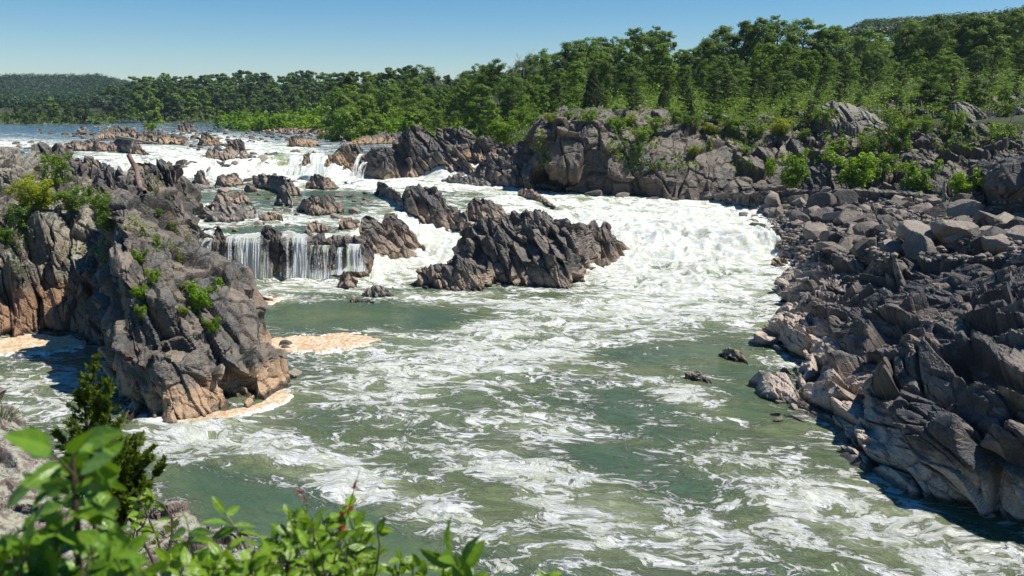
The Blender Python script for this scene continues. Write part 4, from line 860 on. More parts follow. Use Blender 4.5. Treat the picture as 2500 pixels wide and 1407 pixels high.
def mk_shrub(seed,H=4.,R=2.2,ls=.34,nst=7,cl=42,lv=46):
    rg=np.random.default_rng(seed); segs=[];P=[];N=[];rn=[]; tips=[]
    for k in range(nst):
        a=rg.random()*6.28; L=R*(.3+.6*rg.random()); b=np.array([math.cos(a)*L,math.sin(a)*L,H*(.55+.42*rg.random())]); ln=bend((0,0,-.3),b,6,rg,.1); segs.append((ln,np.linspace(.06,.012,6))); tips.append(ln)
    for k in range(cl):
        ln=tips[rg.integers(nst)]; c=ln[rg.integers(2,6)]+rg.normal(size=3)*np.array([.3,.3,.16])*R*.55; c[2]=max(c[2],.15*H); r=R*(.14+.13*rg.random()); m=int(lv*(.6+.7*rg.random()))
        e=rdir(rg,m); P.append(c+e*r*(.5+.6*rg.random((m,1)))); N.append(e*.7+.6*rdir(rg,m)+np.array([0,0,.5])); rn.append(np.clip(rg.random()*.7+.3*rg.random(m),0,1))
    P=np.concatenate(P);N=np.concatenate(N);rn=np.concatenate(rn); V,Fq=quads(P,N,ls,rg,.7); return (V,Fq,np.repeat(rn,4)),tubes(segs,5)
def mk_dead(seed,H=14.):
    rg=np.random.default_rng(seed); segs=[]
    def br(a,d,L,r,lev):
        b=a+d*L; k=4; ln=bend(a,b,k,rg,.06); segs.append((ln,np.linspace(r,r*.55,k)))
        if lev<4:
            for _ in range(rg.integers(2,5)):
                e=d+rdir(rg,1)[0]*(.65); e[2]=e[2]*.7+.35; e/=np.linalg.norm(e); br(ln[rg.integers(2,4)],e,L*(.5+.25*rg.random()),r*.55,lev+1)
    br(np.array([0,0,-.5]),np.array([.05,0,1.]),H*.42,.22,0); return tubes(segs,5)
M['bark']=bark_mat('bark',(.05,.04,.032),(.13,.115,.10)); M['bark2']=bark_mat('pine_bark',(.055,.04,.032),(.12,.085,.065)); M['deadwood']=bark_mat('bare_wood',(.16,.14,.125),(.34,.31,.28))
LM={'broad':leaf_mat('broad_leaves',(.045,.092,.014),(.165,.26,.032),trans=.35),
 'light':leaf_mat('light_leaves',(.075,.14,.016),(.19,.29,.030),trans=.42),
 'far':leaf_mat('distant_leaves',(.036,.080,.018),(.13,.205,.034),trans=.3),
 'pine':leaf_mat('pine_needles',(.032,.060,.013),(.105,.155,.027),trans=.2,rough=.6),
 'cedar':leaf_mat('cedar_sprays',(.028,.048,.014),(.065,.090,.024),trans=.15,rough=.7),
 'bright':leaf_mat('bright_leaves',(.09,.18,.010),(.22,.35,.02),trans=.5),
 'yellow':leaf_mat('yellow_leaves',(.14,.19,.010),(.30,.34,.02),trans=.5)}
LM['hill']=leaf_mat('hill_leaves',(.022,.052,.022),(.060,.105,.032),trans=.2)
PROTO={}
def proto(key,geo,lm,bm='bark',H=1.):
    (V,Fq,rn),(tv,tf)=geo
    a=mesh_np('crown',V,Fq,LM[lm],attrs={'rnd':rn}); b=mesh_np('trunk',tv,tf,M[bm],smooth=True)
    PROTO.setdefault(key,[]).append((a.data,b.data,H)); bpy.data.objects.remove(a); bpy.data.objects.remove(b)
for k in range(6): proto('broad',mk_broad(400+k,18,5.8+.5*(k%3),nl=11+k%4,cl=16,lv=56,ls=.42,z0=.08+.04*(k%3)),'broad',H=18.)
for k in range(3): proto('light',mk_broad(420+k,14,4.0,nl=11,cl=13,lv=42,ls=.40,open_=.85,z0=.04),'light',H=14.)
for k in range(5): proto('far',mk_broad(440+k,18,6.6,nl=9,cl=7,lv=26,ls=1.25,z0=.02),'far',H=18.)
for k in range(3): proto('farlight',mk_broad(450+k,16,4.4,nl=9,cl=6,lv=22,ls=1.0,z0=.0),'light',H=16.)
for k in range(4): proto('pine',mk_pine(460+k),'pine','bark2',H=13.)
for k in range(2): proto('cedar',mk_cedar(470+k),'cedar','bark2',H=9.)
for k in range(3): proto('willow',mk_shrub(480+k,9,4.2,.62,9,46,30),'bright',H=9.)
for k in range(3): proto('bush',mk_shrub(490+k,4,2.3,.30),'bright',H=4.)
for k in range(2): proto('gbush',mk_shrub(495+k,4,2.3,.26,8,46,56),'light',H=4.)
proto('ybush',mk_shrub(498,4,2.6,.24,9,60,60),'yellow',H=4.)
tv,tf=mk_dead(501); _o=mesh_np('trunk',tv,tf,M['deadwood'],smooth=True); DEAD=_o.data; bpy.data.objects.remove(_o)
ORD='first second third fourth fifth sixth seventh eighth ninth tenth eleventh twelfth thirteenth fourteenth fifteenth sixteenth seventeenth eighteenth nineteenth twentieth twenty-first twenty-second twenty-third twenty-fourth twenty-fifth twenty-sixth twenty-seventh twenty-eighth twenty-ninth thirtieth thirty-first thirty-second'.split()
NAME={'broad':'broadleaf_tree','light':'young_tree','far':'broadleaf_tree','farlight':'young_tree','pine':'pine_tree','cedar':'cedar_tree','willow':'willow_shrub','bush':'bush','gbush':'bush','ybush':'bush'}
def plant(key,P,h,label,group,wide=1.,cat=None,which=None):
    a,b,H=PROTO[key][which if which is not None else random.randrange(len(PROTO[key]))]
    r=empty(NAME[key],P); s=h/H; r.scale=(s*wide,s*wide,s); r.rotation_euler=(0,0,random.uniform(0,6.28))
    tag(r,label,cat or ('shrub' if 'bush' in key or key=='willow' else 'tree'),group)
    for me,nm in ((a,'crown' if cat is None and 'bush' not in key and key!='willow' else 'foliage'),(b,'trunk' if 'bush' not in key and key!='willow' else 'stem')):
        o=bpy.data.objects.new(nm,me); COL.objects.link(o); o.parent=r
    return r
SILX=[0,240,310,340,400,450,500,600,700,740,820,900,930,955,1000,1040,1060,1130,1150,1210,1300,1350,1400,1460,1510,1530,1580,1640,1655,1700,1720,1760,1820,1900,1980,2020,2100,2180,2200,2250,2400,2500,2700]
SILY=[178,186,188,182,180,186,181,172,180,172,176,173,158,164,158,158,176,190,160,145,128,118,97,88,92,66,60,75,112,118,104,66,46,36,38,60,66,84,58,36,30,18,10]
def sil(x): return float(np.interp(x,SILX,SILY))
NT_=0
def row(keys,x0,x1,n,D,top,desc,place,group,jx=.35,jt=9,jd=.05,wide=1.,minh=4.):
    global NT_
    xs=np.linspace(x0,x1,n)+np.array([random.uniform(-jx,jx) for _ in range(n)])*(x1-x0)/n; xs.sort()
    for i,x in enumerate(xs):
        d=D*(1+random.uniform(-jd,jd)); ty=(top(x) if callable(top) else np.interp(x,[p[0] for p in top],[p[1] for p in top]) if isinstance(top,list) else top)+random.uniform(-jt*.4,jt)
        pt=at(x,ty,d); z=float(gz(pt[0],pt[1])); h=max(minh,pt[2]-z); key=keys[random.randrange(len(keys))]
        w=wide*random.uniform(.85,1.2)*(1.22 if key in('broad','light') else 1.)
        plant(key,(pt[0],pt[1],z-.3),h,f"{desc[key] if isinstance(desc,dict) else desc} {place}, {ORD[i]} from left",group,w); NT_+=1
d1={'far':'rounded dark tree','farlight':'slim pale-green tree','broad':'full-crowned dark tree','light':'lighter green tree','pine':'layered dark pine','cedar':'narrow conical cedar'}
row(['far','farlight'],-40,238,12,585,[(0,272),(60,255),(100,232),(150,246),(200,246),(240,282)],d1,'on the small wooded island at far left','trees of the far left island',jt=10,minh=6)
row(['far'],325,860,22,820,sil,d1,'along the far skyline left of centre','skyline trees of the far wood',jt=6,wide=1.25)
row(['far'],262,850,24,720,lambda x:sil(x)+20,d1,'behind the waterside wood left of centre','second rank of the far wood',jt=12,wide=1.2)
row(['far','far','farlight'],252,640,17,625,[(250,275),(290,250),(340,220),(400,205),(500,205),(600,212),(640,225)],d1,'at the water edge of the far wood','waterside trees of the far wood',jt=16,wide=1.1)
row(['far','farlight'],590,860,12,560,[(590,235),(700,225),(860,215)],d1,'in the wood behind the willow thicket','trees behind the willow thicket',jt=14)
row(['broad','far'],850,1170,12,430,sil,d1,'on the skyline of the middle wood','skyline trees of the middle wood',jt=6)
row(['light','broad','farlight'],840,1200,13,370,lambda x:sil(x)+32,d1,'in the heart of the middle wood','inner trees of the middle wood',jt=16)
row(['light','farlight'],850,1230,13,320,[(850,235),(1000,225),(1230,225)],d1,'along the front of the middle wood','front trees of the middle wood',jt=22)
row(['willow'],585,960,20,415,[(585,272),(700,272),(800,262),(850,235),(900,245),(960,258)],'bright willow-like shrub','in the waterside thicket left of centre','bright shrubs of the waterside thicket',jt=9,minh=3)
row(['willow','willow','light'],850,1290,18,282,[(850,250),(950,262),(1100,258),(1290,265)],{'willow':'bright green shrub','light':'lighter green tree'},'on the rubble bank below the middle wood','bright shrubs below the middle wood',jt=16,minh=3)
row(['broad'],1140,1720,15,300,sil,d1,'on the skyline above the sheer cliff','skyline trees above the sheer cliff',jt=5)
row(['broad','light'],1170,1740,13,255,lambda x:sil(x)+44,d1,'in the wood above the sheer cliff','inner trees above the sheer cliff',jt=22)
row(['light','broad','pine'],1190,1560,9,218,[(1190,235),(1300,205),(1400,200),(1560,190)],d1,'at the front of the wood above the sheer cliff','front trees above the sheer cliff',jt=25)
row(['broad'],1690,2560,20,285,sil,d1,'on the skyline of the right-hand wood','skyline trees of the right-hand wood',jt=6)
row(['broad','light'],1700,2560,17,240,lambda x:max(sil(x)+62,108),d1,'in the right-hand wood behind the pines','inner trees of the right-hand wood',jt=26)
row(['broad'],2230,2600,9,345,lambda x:sil(x)+8,d1,'high on the slope at the upper right corner','upper trees of the right-hand slope',jt=14)
row(['pine','pine','broad'],1560,2560,17,200,[(1560,175),(1750,150),(1850,160),(2100,165),(2300,130),(2500,120)],d1,'in the pine belt above the tiered cliff','pine belt above the tiered cliff',jt=24)
row(['pine','pine','pine','cedar'],1470,2300,17,180,[(1470,215),(1600,205),(1750,185),(1900,190),(2100,205),(2300,205)],d1,'at the edge of the tiered cliff','cliff-edge conifers',jt=34,wide=1.15)
row(['pine','broad','light'],2200,2560,7,168,[(2200,190),(2400,185),(2500,175)],d1,'at the edge of the shaded slope','trees at the edge of the shaded slope',jt=30)
row(['cedar','light','pine'],1430,2000,8,171,[(1430,245),(2000,240)],{'cedar':'small dark cedar','light':'small green sapling','pine':'small pine'},'rooted in the clifftop rocks','small trees in the clifftop rocks',jt=16,minh=2.5)
p=at(1449,165,176); z=float(gz(p[0],p[1])); plant('cedar',(p[0],p[1],z-.3),p[2]-z,'tall narrow cedar standing alone-tipped above the sheer cliff','single conifers',1.1)
p=at(2005,245,168.); 
# bare dead trees
def dead(x,yt,D,label,h=None):
    p=at(x,yt,D); z=float(gz(p[0],p[1])); hh=h or (p[2]-z); r=empty('dead_tree',(p[0],p[1],p[2]-hh)); r.scale=(hh/14,)*3; r.rotation_euler=(0,0,random.uniform(0,6)); tag(r,label,'dead tree')
    o=bpy.data.objects.new('trunk',DEAD); COL.objects.link(o); o.parent=r
dead(1250,108,268,'bare grey dead tree with forked branches on the skyline above the sheer cliff')
dead(1075,168,400,'small bare dead tree on the skyline of the middle wood')
dead(2478,205,150,'thin bare snag at the right edge above the dark rock wall',9)
dead(1225,215,225,'slim bare trunk inside the wood left of the sheer cliff')
# bushes on rock, seated by casting onto the rock below
BVL=bvh_of(['rock masses of the left bank','outcrops along the crest of the left bank'])
def bush(key,x,yb,hpx,label,bvh=None,D=None,wide=1.,group=None):
    if D is None:
        g=ground_at(x,yb,bvh)
        if g is None: print('bush miss',x,yb); return
        g=np.array(g)
    else: g=at(x,yb,D)
    plant(key,(g[0],g[1],g[2]-.1),hpx*g[1]/F,label,group,wide)
GL='bushes on the left bank'
bush('ybush',95,512,84,'yellow-green spreading bush on the left bank',BVL,wide=1.25,group=GL)
bush('gbush',130,450,78,'taller green bush behind the yellow-green one on the left bank',BVL,group=GL)
bush('gbush',170,515,66,'dark green bush right of the yellow-green one',BVL,wide=1.2,group=GL)
bush('gbush',45,555,60,'green bush below the lichen-covered shoulder at the left edge',BVL,wide=1.1,group=GL)
bush('gbush',12,590,45,'low green bush cut by the left picture edge',BVL,group=GL)
bush('gbush',245,525,62,'green bush filling a cleft near the pinkish slab',BVL,wide=1.1,group=GL)
bush('gbush',268,560,52,'small green bush at the lower end of the cleft',BVL,group=GL)
bush('gbush',215,480,30,'small leafy bush beside the near-black block',BVL,group=GL)
bush('bush',342,645,44,'bright sprig high on the big crag face',BVL,group=GL)
bush('bush',374,690,40,'bright bush in a crack right of the highest sprig',BVL,group=GL)
bush('bush',343,730,42,'bright bush below the highest sprig on the crag',BVL,group=GL)
bush('bush',347,772,34,'small bright tuft of leaves halfway down the crag',BVL,group=GL)
bush('bush',495,760,88,'largest bright green bush on the right half of the crag',BVL,wide=1.05,group=GL)
bush('bush',519,812,46,'bright bush just below the largest one on the crag',BVL,group=GL)
bush('ybush',452,768,26,'small yellowish bush left of the largest one on the crag',BVL,group=GL)
bush('gbush',390,530,26,'low green tuft in the grooves near the crag top',BVL,group=GL)
bush('gbush',420,560,24,'low weeds in the upper grooves of the crag',BVL,group=GL)
bush('gbush',385,595,24,'grassy tuft on the crag just above the highest sprig',BVL,group=GL)
bush('bush',410,880,18,'tiny sprig on the squat buttress top',BVL,group=GL)
bush('gbush',440,640,22,'grassy clump beside the right shoulder of the crag',BVL,group=GL)
bush('bush',255,650,30,'sprig in the dark cleft left of the crag',BVL,group=GL)
GR='bushes on the right bank'
bush('bush',2075,462,100,'broad bright green bush in the middle of the right bank',D=137,wide=1.35,group=GR)
bush('bush',2130,440,60,'bright bush joined to the right of the broad one',D=139,wide=1.2,group=GR)
bush('bush',1938,462,98,'tall bright green sapling bush left of the broad bush',D=138,wide=.8,group=GR)
bush('bush',1920,455,40,'low bright bush at the sapling bush foot',D=137,group=GR)
bush('bush',1880,432,52,'small bright bush against the tiered cliff',D=143,wide=.8,group=GR)
bush('bush',2238,485,96,'bright green bush hanging over the beach right of the broad one',D=128,wide=.95,group=GR)
bush('bush',2350,498,88,'darker bush beside the shaded rock wall and the thin post',D=118,wide=1.,group=GR)
bush('gbush',2170,425,50,'dull green bush between two bright ones on the right bank',D=140,wide=1.1,group=GR)
bush('gbush',2195,370,105,'tall grey-green shrub rising above the reddish pointed boulder',D=150,wide=.75,group=GR)
bush('gbush',2330,330,60,'grey-green shrub in front of the big grey boulder',D=155,wide=.9,group=GR)
bush('gbush',2440,370,70,'dim green shrub on the shaded slope near the right edge',D=148,group=GR)
bush('gbush',2250,330,50,'dim green shrub between pale dome and grey boulder',D=157,group=GR)
bush('gbush',2120,380,50,'dull olive shrub above the broad bright bush',D=150,wide=1.5,group=GR)
bush('gbush',2050,375,40,'feathery pale-green shrub behind the broad bright bush',D=149,wide=1.4,group=GR)
bush('gbush',2460,300,50,'dim shrub at the upper edge of the shaded slope',D=160,group=GR)
bush('bush',1232,355,68,'bright round bush in the gully left of the sheer cliff',D=172,wide=1.1,group=GR)
bush('gbush',1300,318,44,'green bush on the rim of the sheer cliff, left end',D=172,group=GR)
bush('gbush',1265,300,40,'green bush behind the bright round one',D=185,wide=1.3,group=GR)
bush('gbush',1500,320,34,'low green bush on the cliff rim',D=157,wide=1.6,group=GR)
bush('gbush',1570,345,38,'grassy bush on the middle tier of the cliff',D=153,wide=1.5,group=GR)
bush('gbush',1650,300,40,'low bush at the cliff rim under the pines',D=162,wide=1.3,group=GR)
bush('gbush',2010,300,38,'low bush at the left foot of the pale dome',D=160,wide=1.3,group=GR)
bush('bush',365,322,24,'bright shrub crowning the rubble ridge in the upper river',D=330,wide=1.4,group='shrubs in the upper river')
bush('bush',275,302,14,'small bright shrub on a far rubble bank',D=450,wide=1.2,group='shrubs in the upper river')
bush('bush',2385,810,26,'tiny bright plant among the right slabs',D=63,group=GR)
bush('bush',2305,1015,26,'low yellow-green plant on the right slabs, lower down',D=49,wide=1.6,group=GR)
bush('ybush',2340,865,14,'yellow tuft in a crack of the right slabs',D=60,group=GR)
for i,(x,y,h) in enumerate([(1345,300,26),(1390,290,22),(1440,300,34),(1530,308,30),(1600,318,34),(1690,318,38),(1740,330,30),(1790,322,42),(1850,335,34),(1905,330,40),(1960,345,32),(1560,372,22),(1690,378,24),(1820,378,26)]):
    bush('gbush' if i%3 else 'ybush',x,y,h,('shrub along the upper ledges of the tiered cliff' if i<11 else 'weedy shrub on the lower ledges of the tiered cliff')+f", {ORD[i if i<11 else i-11]} from left",BVH,wide=1.4,group='shrubs on the cliff ledges')
# undergrowth: leaf litter and low plants nobody could count
def leafmass(name,label,P,N,size,lm,rn=None,seed=5):
    rg=np.random.default_rng(seed); V,Fq=quads(P,N,size,rg,.7); o=mesh_np(name,V,Fq,LM[lm],attrs={'rnd':np.repeat(rn if rn is not None else rg.random(len(P)),4)},origin=P.mean(0)); tag(o,label,kind='stuff'); return o
rg=np.random.default_rng(77)
def und(n,Dr,xr,hr,sz,lm,nm,lb,seed):
    rg=np.random.default_rng(seed); D=rg.uniform(*Dr,n); x=rg.uniform(*xr,n); X=(x-CX)/F*D*CT; z=gz(X,D); c=vnoise(np.stack([X*.25,D*.25,0*D],-1),seed)
    hh=hr*(.5+.8*np.clip(c,-.4,1)); P=np.stack([X,D,z+hh*rg.random(n)],-1); N=rdir(rg,n)+np.array([0,-.2,.7]); k=P[:,2]>9.6
    leafmass(nm,lb,P[k],N[k],sz,lm,np.clip(.5+.4*c,0,1)[k],seed)
und(26000,(163,205),(1400,2650),2.2,.42,'light','undergrowth','grass and low bushes along the clifftop rocks',4)
und(90000,(166,340),(1180,2650),4.4,.46,'broad','undergrowth','low shrubs and weeds under the clifftop wood',1)
und(22000,(235,420),(840,1700),4.,.9,'light','undergrowth','low leafy growth under the middle wood',2)
und(16000,(400,720),(-50,1000),5.,1.4,'far','undergrowth','low leafy growth under the far wood',3)
def fwood(nm,lb,n,Dr,xr,seed,R=5.5,q=44,sz=2.4):
    rg=np.random.default_rng(seed); D=rg.uniform(*Dr,n); x=rg.uniform(*xr,n); X=(x-CX)/F*D*CT; z=gz(X,D)
    Ps=[];Ns=[];rn=[]
    for i in range(n):
        r=R*rg.uniform(.75,1.3); e=rdir(rg,q); e[:,2]=np.abs(e[:,2]); Ps.append(np.array([X[i],D[i],z[i]+9])+e*r*np.array([1,1,1.3])*(.8+.3*rg.random((q,1)))); Ns.append(e+.3*rdir(rg,q)); rn.append(np.full(q,rg.random()))
    leafmass(nm,lb,np.concatenate(Ps),np.concatenate(Ns),sz,'hill',np.concatenate(rn),seed)
fwood('far_wood','hazy blue-green wooded hillside closing the river at far left',3000,(680,1560),(-200,420),11,R=6.5)
fwood('far_wood','distant wooded hilltop above the right-hand wood',1500,(470,730),(2030,2650),12,R=5.0,q=80,sz=1.5)
fwood('far_wood','distant wooded ridge closing the view behind the far wood',1200,(850,1200),(320,1300),13,R=6.5)
def gtuft(n,reg,bvh,lm,nm,lb,seed,sz=.22,thr=.25,sc=.35):
    rg=np.random.default_rng(seed); Ps=[]
    for _ in range(n):
        x=rg.uniform(reg[0],reg[2]); y=rg.uniform(reg[1],reg[3]); g=ground_at(x,y,bvh)
        if g is None: continue
        g=np.array(g)
        if vnoise((g*sc)[None],seed)[0]<thr: continue
        Ps.append(g+np.array([0,0,.12])+rg.normal(size=(5,3))*.18)
    P=np.concatenate(Ps); leafmass(nm,lb,P,rdir(rg,len(P))*np.array([1,1,.4]),sz,lm,None,seed)
gtuft(2600,(1290,265,2400,420),BVH,'light','weeds','grass and weeds on the ledges of the right cliff',21,.5,.22,.2)
gtuft(1500,(0,430,470,720),BVL,'light','weeds','grass and weeds in the cracks of the left bank',22,.2,.32,.5)
gtuft(260,(1900,470,2450,560),BVH,'bright','weeds','bright weeds between the beach stones',23,.3,.35,.3)
print('trees',NT_,time.time()-T0)
# ---------- driftwood ----------
def log(name,label,pts,rad,mat='deadwood'):
    pts=np.array(pts,float); rg=np.random.default_rng(len(pts)+int(rad[0]*100)); k=14; t=np.linspace(0,len(pts)-1,k); P=np.stack([np.interp(t,range(len(pts)),pts[:,i]) for i in range(3)],-1)+rg.normal(size=(k,3))*rad[0]*.12
    r=np.interp(t,range(len(rad)),rad)*(1+.15*rg.normal(size=k)); segs=[(P,r)]
    V,Fc=tubes(segs,9); V=V+.12*rad[0]*fbm(V*3,3,3)[:,None]
    o=mesh_np(name,V,Fc,M[mat],origin=P[0],smooth=True); tag(o,label,'driftwood'); return o
M['log']=bark_mat('peeling_log',(.10,.055,.04),(.30,.20,.16),2.)
_g=[ground_at(x,y,BVL) for x,y in ((334,414),(345,430),(350,450),(354,470),(368,480))]; _l=[np.array(g)+np.array([0,-1.0,.5]) for g in _g]; _l[0][2]+=1.2; _l[0][0]-=.3
log('driftwood_log','thick pinkish peeling log leaning upright on the left bank',_l,[.26,.30,.30,.26,.2],'log')
log('driftwood_log','long thin grey log lying over the dark striped block in the upper river',[at(283,333,178),at(320,340,176),at(355,347,174),at(395,352,172)],[.35,.3,.25,.12])
log('driftwood_log','thin pale branch lying across the left bank above the cove wall',[at(220,558,79),at(250,565,77),at(278,572,75)],[.10,.08,.05])
log('driftwood_log','small bleached branch caught on the cove wall',[at(236,622,74.5),at(245,632,73.5),at(256,640,72.8)],[.08,.06,.04])
log('wooden_post','weathered upright stump post on the beach near the shaded rock wall',[at(2306,495,119),at(2305,470,119),at(2306,446,119)],[.32,.28,.2],'deadwood')
# weir far upstream
def boxmesh(name,label,cat,P0,P1,h,th,mat):
    P0=np.array(P0);P1=np.array(P1); d=P1-P0; n=np.array([-d[1],d[0],0]); n/=np.linalg.norm(n); t=np.linspace(0,1,30); V=[];
    for k in t:
        c=P0+d*k; j=.15*math.sin(k*37)
        V+= [c+n*-th+np.array([0,0,-1]),c+n*-th*.6+np.array([0,0,h+j]),c+n*th*.6+np.array([0,0,h+j]),c+n*th+np.array([0,0,-1])]
    V=np.array(V); F_=[]
    for i in range(29):
        for a in range(3): F_.append([i*4+a,i*4+a+1,(i+1)*4+a+1,(i+1)*4+a])
    o=mesh_np(name,V,np.array(F_),mat,origin=P0); tag(o,label,cat)
cm=bark_mat('weathered_concrete',(.25,.24,.22),(.42,.41,.38),.3)
boxmesh('weir','low pale concrete weir far upstream between the wooded islands','weir',at(240,0,600)*[1,1,0]+[0,0,10],at(335,0,590)*[1,1,0]+[0,0,10],1.6,1.,cm)
# ---------- lower falls: ledge and curtains ----------
M['fall']=curtain_mat()
sheet('rock_ledge','dark wet ledge behind the curtains of the lower falls',[
 [(452,690,101.4),(540,690,101.0),(640,690,100.9),(760,690,100.9),(870,690,101.2),(905,690,102)],
 [(452,640,101.6),(540,640,101.3),(640,640,101.2),(760,640,101.2),(870,640,101.5),(905,640,102.3)],
 [(452,588,101.9),(540,588,101.6),(640,588,101.5),(760,588,101.5),(870,588,101.8),(905,588,102.6)],
 [(452,581,102.4),(540,581,102.1),(640,580,102.),(760,580,102.),(870,580,102.3),(905,580,103.2)],
 [(452,578,104.),(540,578,104.),(640,577,104.),(760,577,104.),(870,577,104.),(905,577,104.6)]],mat='dark',S=1.5,B=VERT,seed=201,amp=.7,back=2,side=1.5,zdrop=-2)
def curtain(name,label,rows,thick,seed,bow=.35,group='curtains of the lower falls'):
    """rows: (x left, x right, y, distance) from the lip to the foot"""
    rows=np.array(rows,float); nt=110; t=np.linspace(0,len(rows)-1,nt); R=np.stack([np.interp(t,range(len(rows)),rows[:,i]) for i in range(4)],-1)
    R=np.stack([np.convolve(np.pad(R[:,i],4,mode='edge'),np.ones(9)/9,'valid') for i in range(4)],-1)
    nx=max(14,int((rows[:,1]-rows[:,0]).max()/1.1)); u=np.linspace(0,1,nx)
    x=R[:,0:1]+(R[:,1:2]-R[:,0:1])*u; y=np.repeat(R[:,2:3],nx,1); D=np.repeat(R[:,3:4],nx,1)
    P=at(x,y,D); tt=np.linspace(0,1,nt)[:,None]
    ax=P[...,0]; c=np.stack([ax*1.6,tt*.8+0*ax,0*ax+seed],-1)
    P[...,1]-=bow*np.clip(tt*2.5,0,1)*(.6*fbm(c,3,seed)+.35*np.abs(fbm(c*np.array([3,2.5,1]),2,seed+3)))*2
    P[...,2]+=np.clip(1-tt*6,0,1)*.12*fbm(c*2,2,seed+1)
    edge=np.minimum(u,1-u)[None]*(R[:,1:2]-R[:,0:1]); th=thick+.22+.5*fbm(np.stack([ax*.9,tt*.5+0*ax,0*ax+seed],-1),2,seed+7)+np.clip((tt-.82)*3.,0,.6)-(.9+.5*fbm(np.stack([ax*1.3,tt*2.5+0*ax,0*ax+seed],-1),3,seed+9))*np.exp(-edge/(5.+10*np.clip(tt,0,1)))+.25*np.exp(-tt/.05)
    fl=np.stack([ax,tt*7+0*ax,0*ax+seed],-1)
    o=mesh_np(name,P.reshape(-1,3),grid_faces(nt,nx),M['fall'],smooth=True,attrs={'flow':fl.reshape(-1,3),'thick':th.ravel()},origin=P[-1,nx//2]); tag(o,label,'waterfall',group); return o
def fall5(xl,xr,bl,br,yb,thick,seed,label,yt=572,dl=0):
    return curtain('waterfall',label,[(xl,xr,yt-1,104.4+dl),(xl,xr,yt+3,102.6+dl),(xl-.5,xr+.5,yt+8,101.2+dl),(xl*.75+bl*.25,xr*.75+br*.25,yt+22,100.6+dl),(xl*.4+bl*.6,xr*.4+br*.6,yt+58,100.1+dl),(bl,br,yb+4,99.6+dl)],thick,seed)
fall5(456,530,462,545,672,-.05,301,'leftmost curtain of the lower falls, beside the left bank')
fall5(540,576,538,584,676,.02,302,'narrow white curtain right of the narrow brown pier')
fall5(566,648,566,668,679,.10,303,'widest curtain of the lower falls, white strands over black rock')
fall5(684,716,684,728,674,-.10,304,'thin broken curtain right of the rust-streaked pier')
fall5(702,752,708,766,676,.18,305,'thick white chute at the centre of the lower falls')
fall5(752,822,732,812,678,-.02,306,'fan-shaped curtain spreading left below the brown squared rock',yt=592)
fall5(806,856,800,856,668,-.12,307,'lacy curtain over the dark boulder at the right of the lower falls',yt=598)
fall5(842,892,836,900,660,.35,308,'full white-and-olive spill between the lacy curtain and the striped pillar',yt=590)
curtain('waterfall','slim bright fall left of the dark rock in the upper falls',[(876,888,376,172),(870,884,384,168.5),(858,876,402,166.5),(846,868,432,165)],.45,311,group='side falls of the upper drop')
curtain('waterfall','short bright fall just right of the slim one in the upper falls',[(886,897,396,170),(880,896,402,167),(874,892,414,165.6),(868,888,436,164.5)],.45,312,group='side falls of the upper drop')
curtain('waterfall','broad white fall between the narrow dark rock and the tan rock face',[(758,794,374,178),(758,795,382,172),(756,796,400,169.5),(752,798,432,167.5)],.30,313,group='side falls of the upper drop')
curtain('waterfall','white fall just left of the narrow dark rock in the upper falls',[(712,736,378,178),(708,736,388,172.5),(702,738,404,170),(696,742,430,168)],.2,314,group='side falls of the upper drop')

def spill(name_label,xl,xr,yt,yb,seed,thick=.1,w=1.25):
    D=float(whit((xl+xr)/2,yb+4)[0]); c=(xl+xr)/2; h=(xr-xl)/2
    curtain('waterfall',name_label,[(c-h,c+h,yt,D+1.6),(c-h,c+h,yt+2,D+.7),(c-h*w,c+h*w,(yt+yb)/2,D+.2),(c-h*w*1.15,c+h*w*1.15,yb+4,D-.5)],thick,seed,bow=.2,group='small spills on the mid terrace')
spill('small spill just left of the rounded double boulder',700,724,508,534,321)
spill('small spill between two low dark rocks on the mid terrace',618,640,512,540,322)
spill('thin stream running down between the pillar slabs',955,968,556,626,325,.2,.9)
# ---------- plants at the viewer's feet ----------
M['nleaf']=leaf_mat('near_leaves',(.07,.15,.010),(.19,.32,.02),trans=.42,rough=.38,spec=.5,veins=True)
M['nleafd']=leaf_mat('near_dark_leaves',(.042,.11,.010),(.13,.25,.018),trans=.35,rough=.35,spec=.5,veins=True)
M['red']=leaf_mat('red_young_leaves',(.20,.03,.03),(.38,.07,.05),trans=.4,rough=.5)
M['twig']=bark_mat('twig_bark',(.06,.035,.025),(.14,.09,.06),40.); M['gstem']=bark_mat('green_stem',(.20,.24,.05),(.30,.30,.08),30.)
def leafgeo(base,tip,width,up,rg,fold=.25,droop=.12,serr=0.,nu=13,nv=7):
    base=np.array(base,float);tip=np.array(tip,float); ax=tip-base; L=np.linalg.norm(ax); ax/=L
    up=np.array(up,float); side=np.cross(ax,up); side/=np.linalg.norm(side)+1e-9; nn=np.cross(side,ax)
    t=np.linspace(0,1,nu)[:,None]; s=np.linspace(-1,1,nv)[None,:]
    w=width*L*.5*(np.sin(np.pi*np.clip(t,0,1)**.85)**.75)*(1-.25*t)
    if serr: w=w*(1+serr*np.where(np.arange(nu)%2==0,1,-1)[:,None]*np.clip(np.abs(s)*3-2,0,1))
    P=base+ax*(L*t)[...,None]+side*(w*s)[...,None]+nn*((fold*np.abs(s)*w)-droop*L*t**2+.012*L*np.sin(t*40)*np.abs(s))[...,None]
    vein=np.maximum(np.exp(-(s/.09)**2)+0*t,.8*np.exp(-((np.abs(((t*9+np.abs(s)*.9)%1)-.5))/.11)**2)*(np.abs(s)<.9))
    return P.reshape(-1,3),grid_faces(nu,nv),vein.ravel()
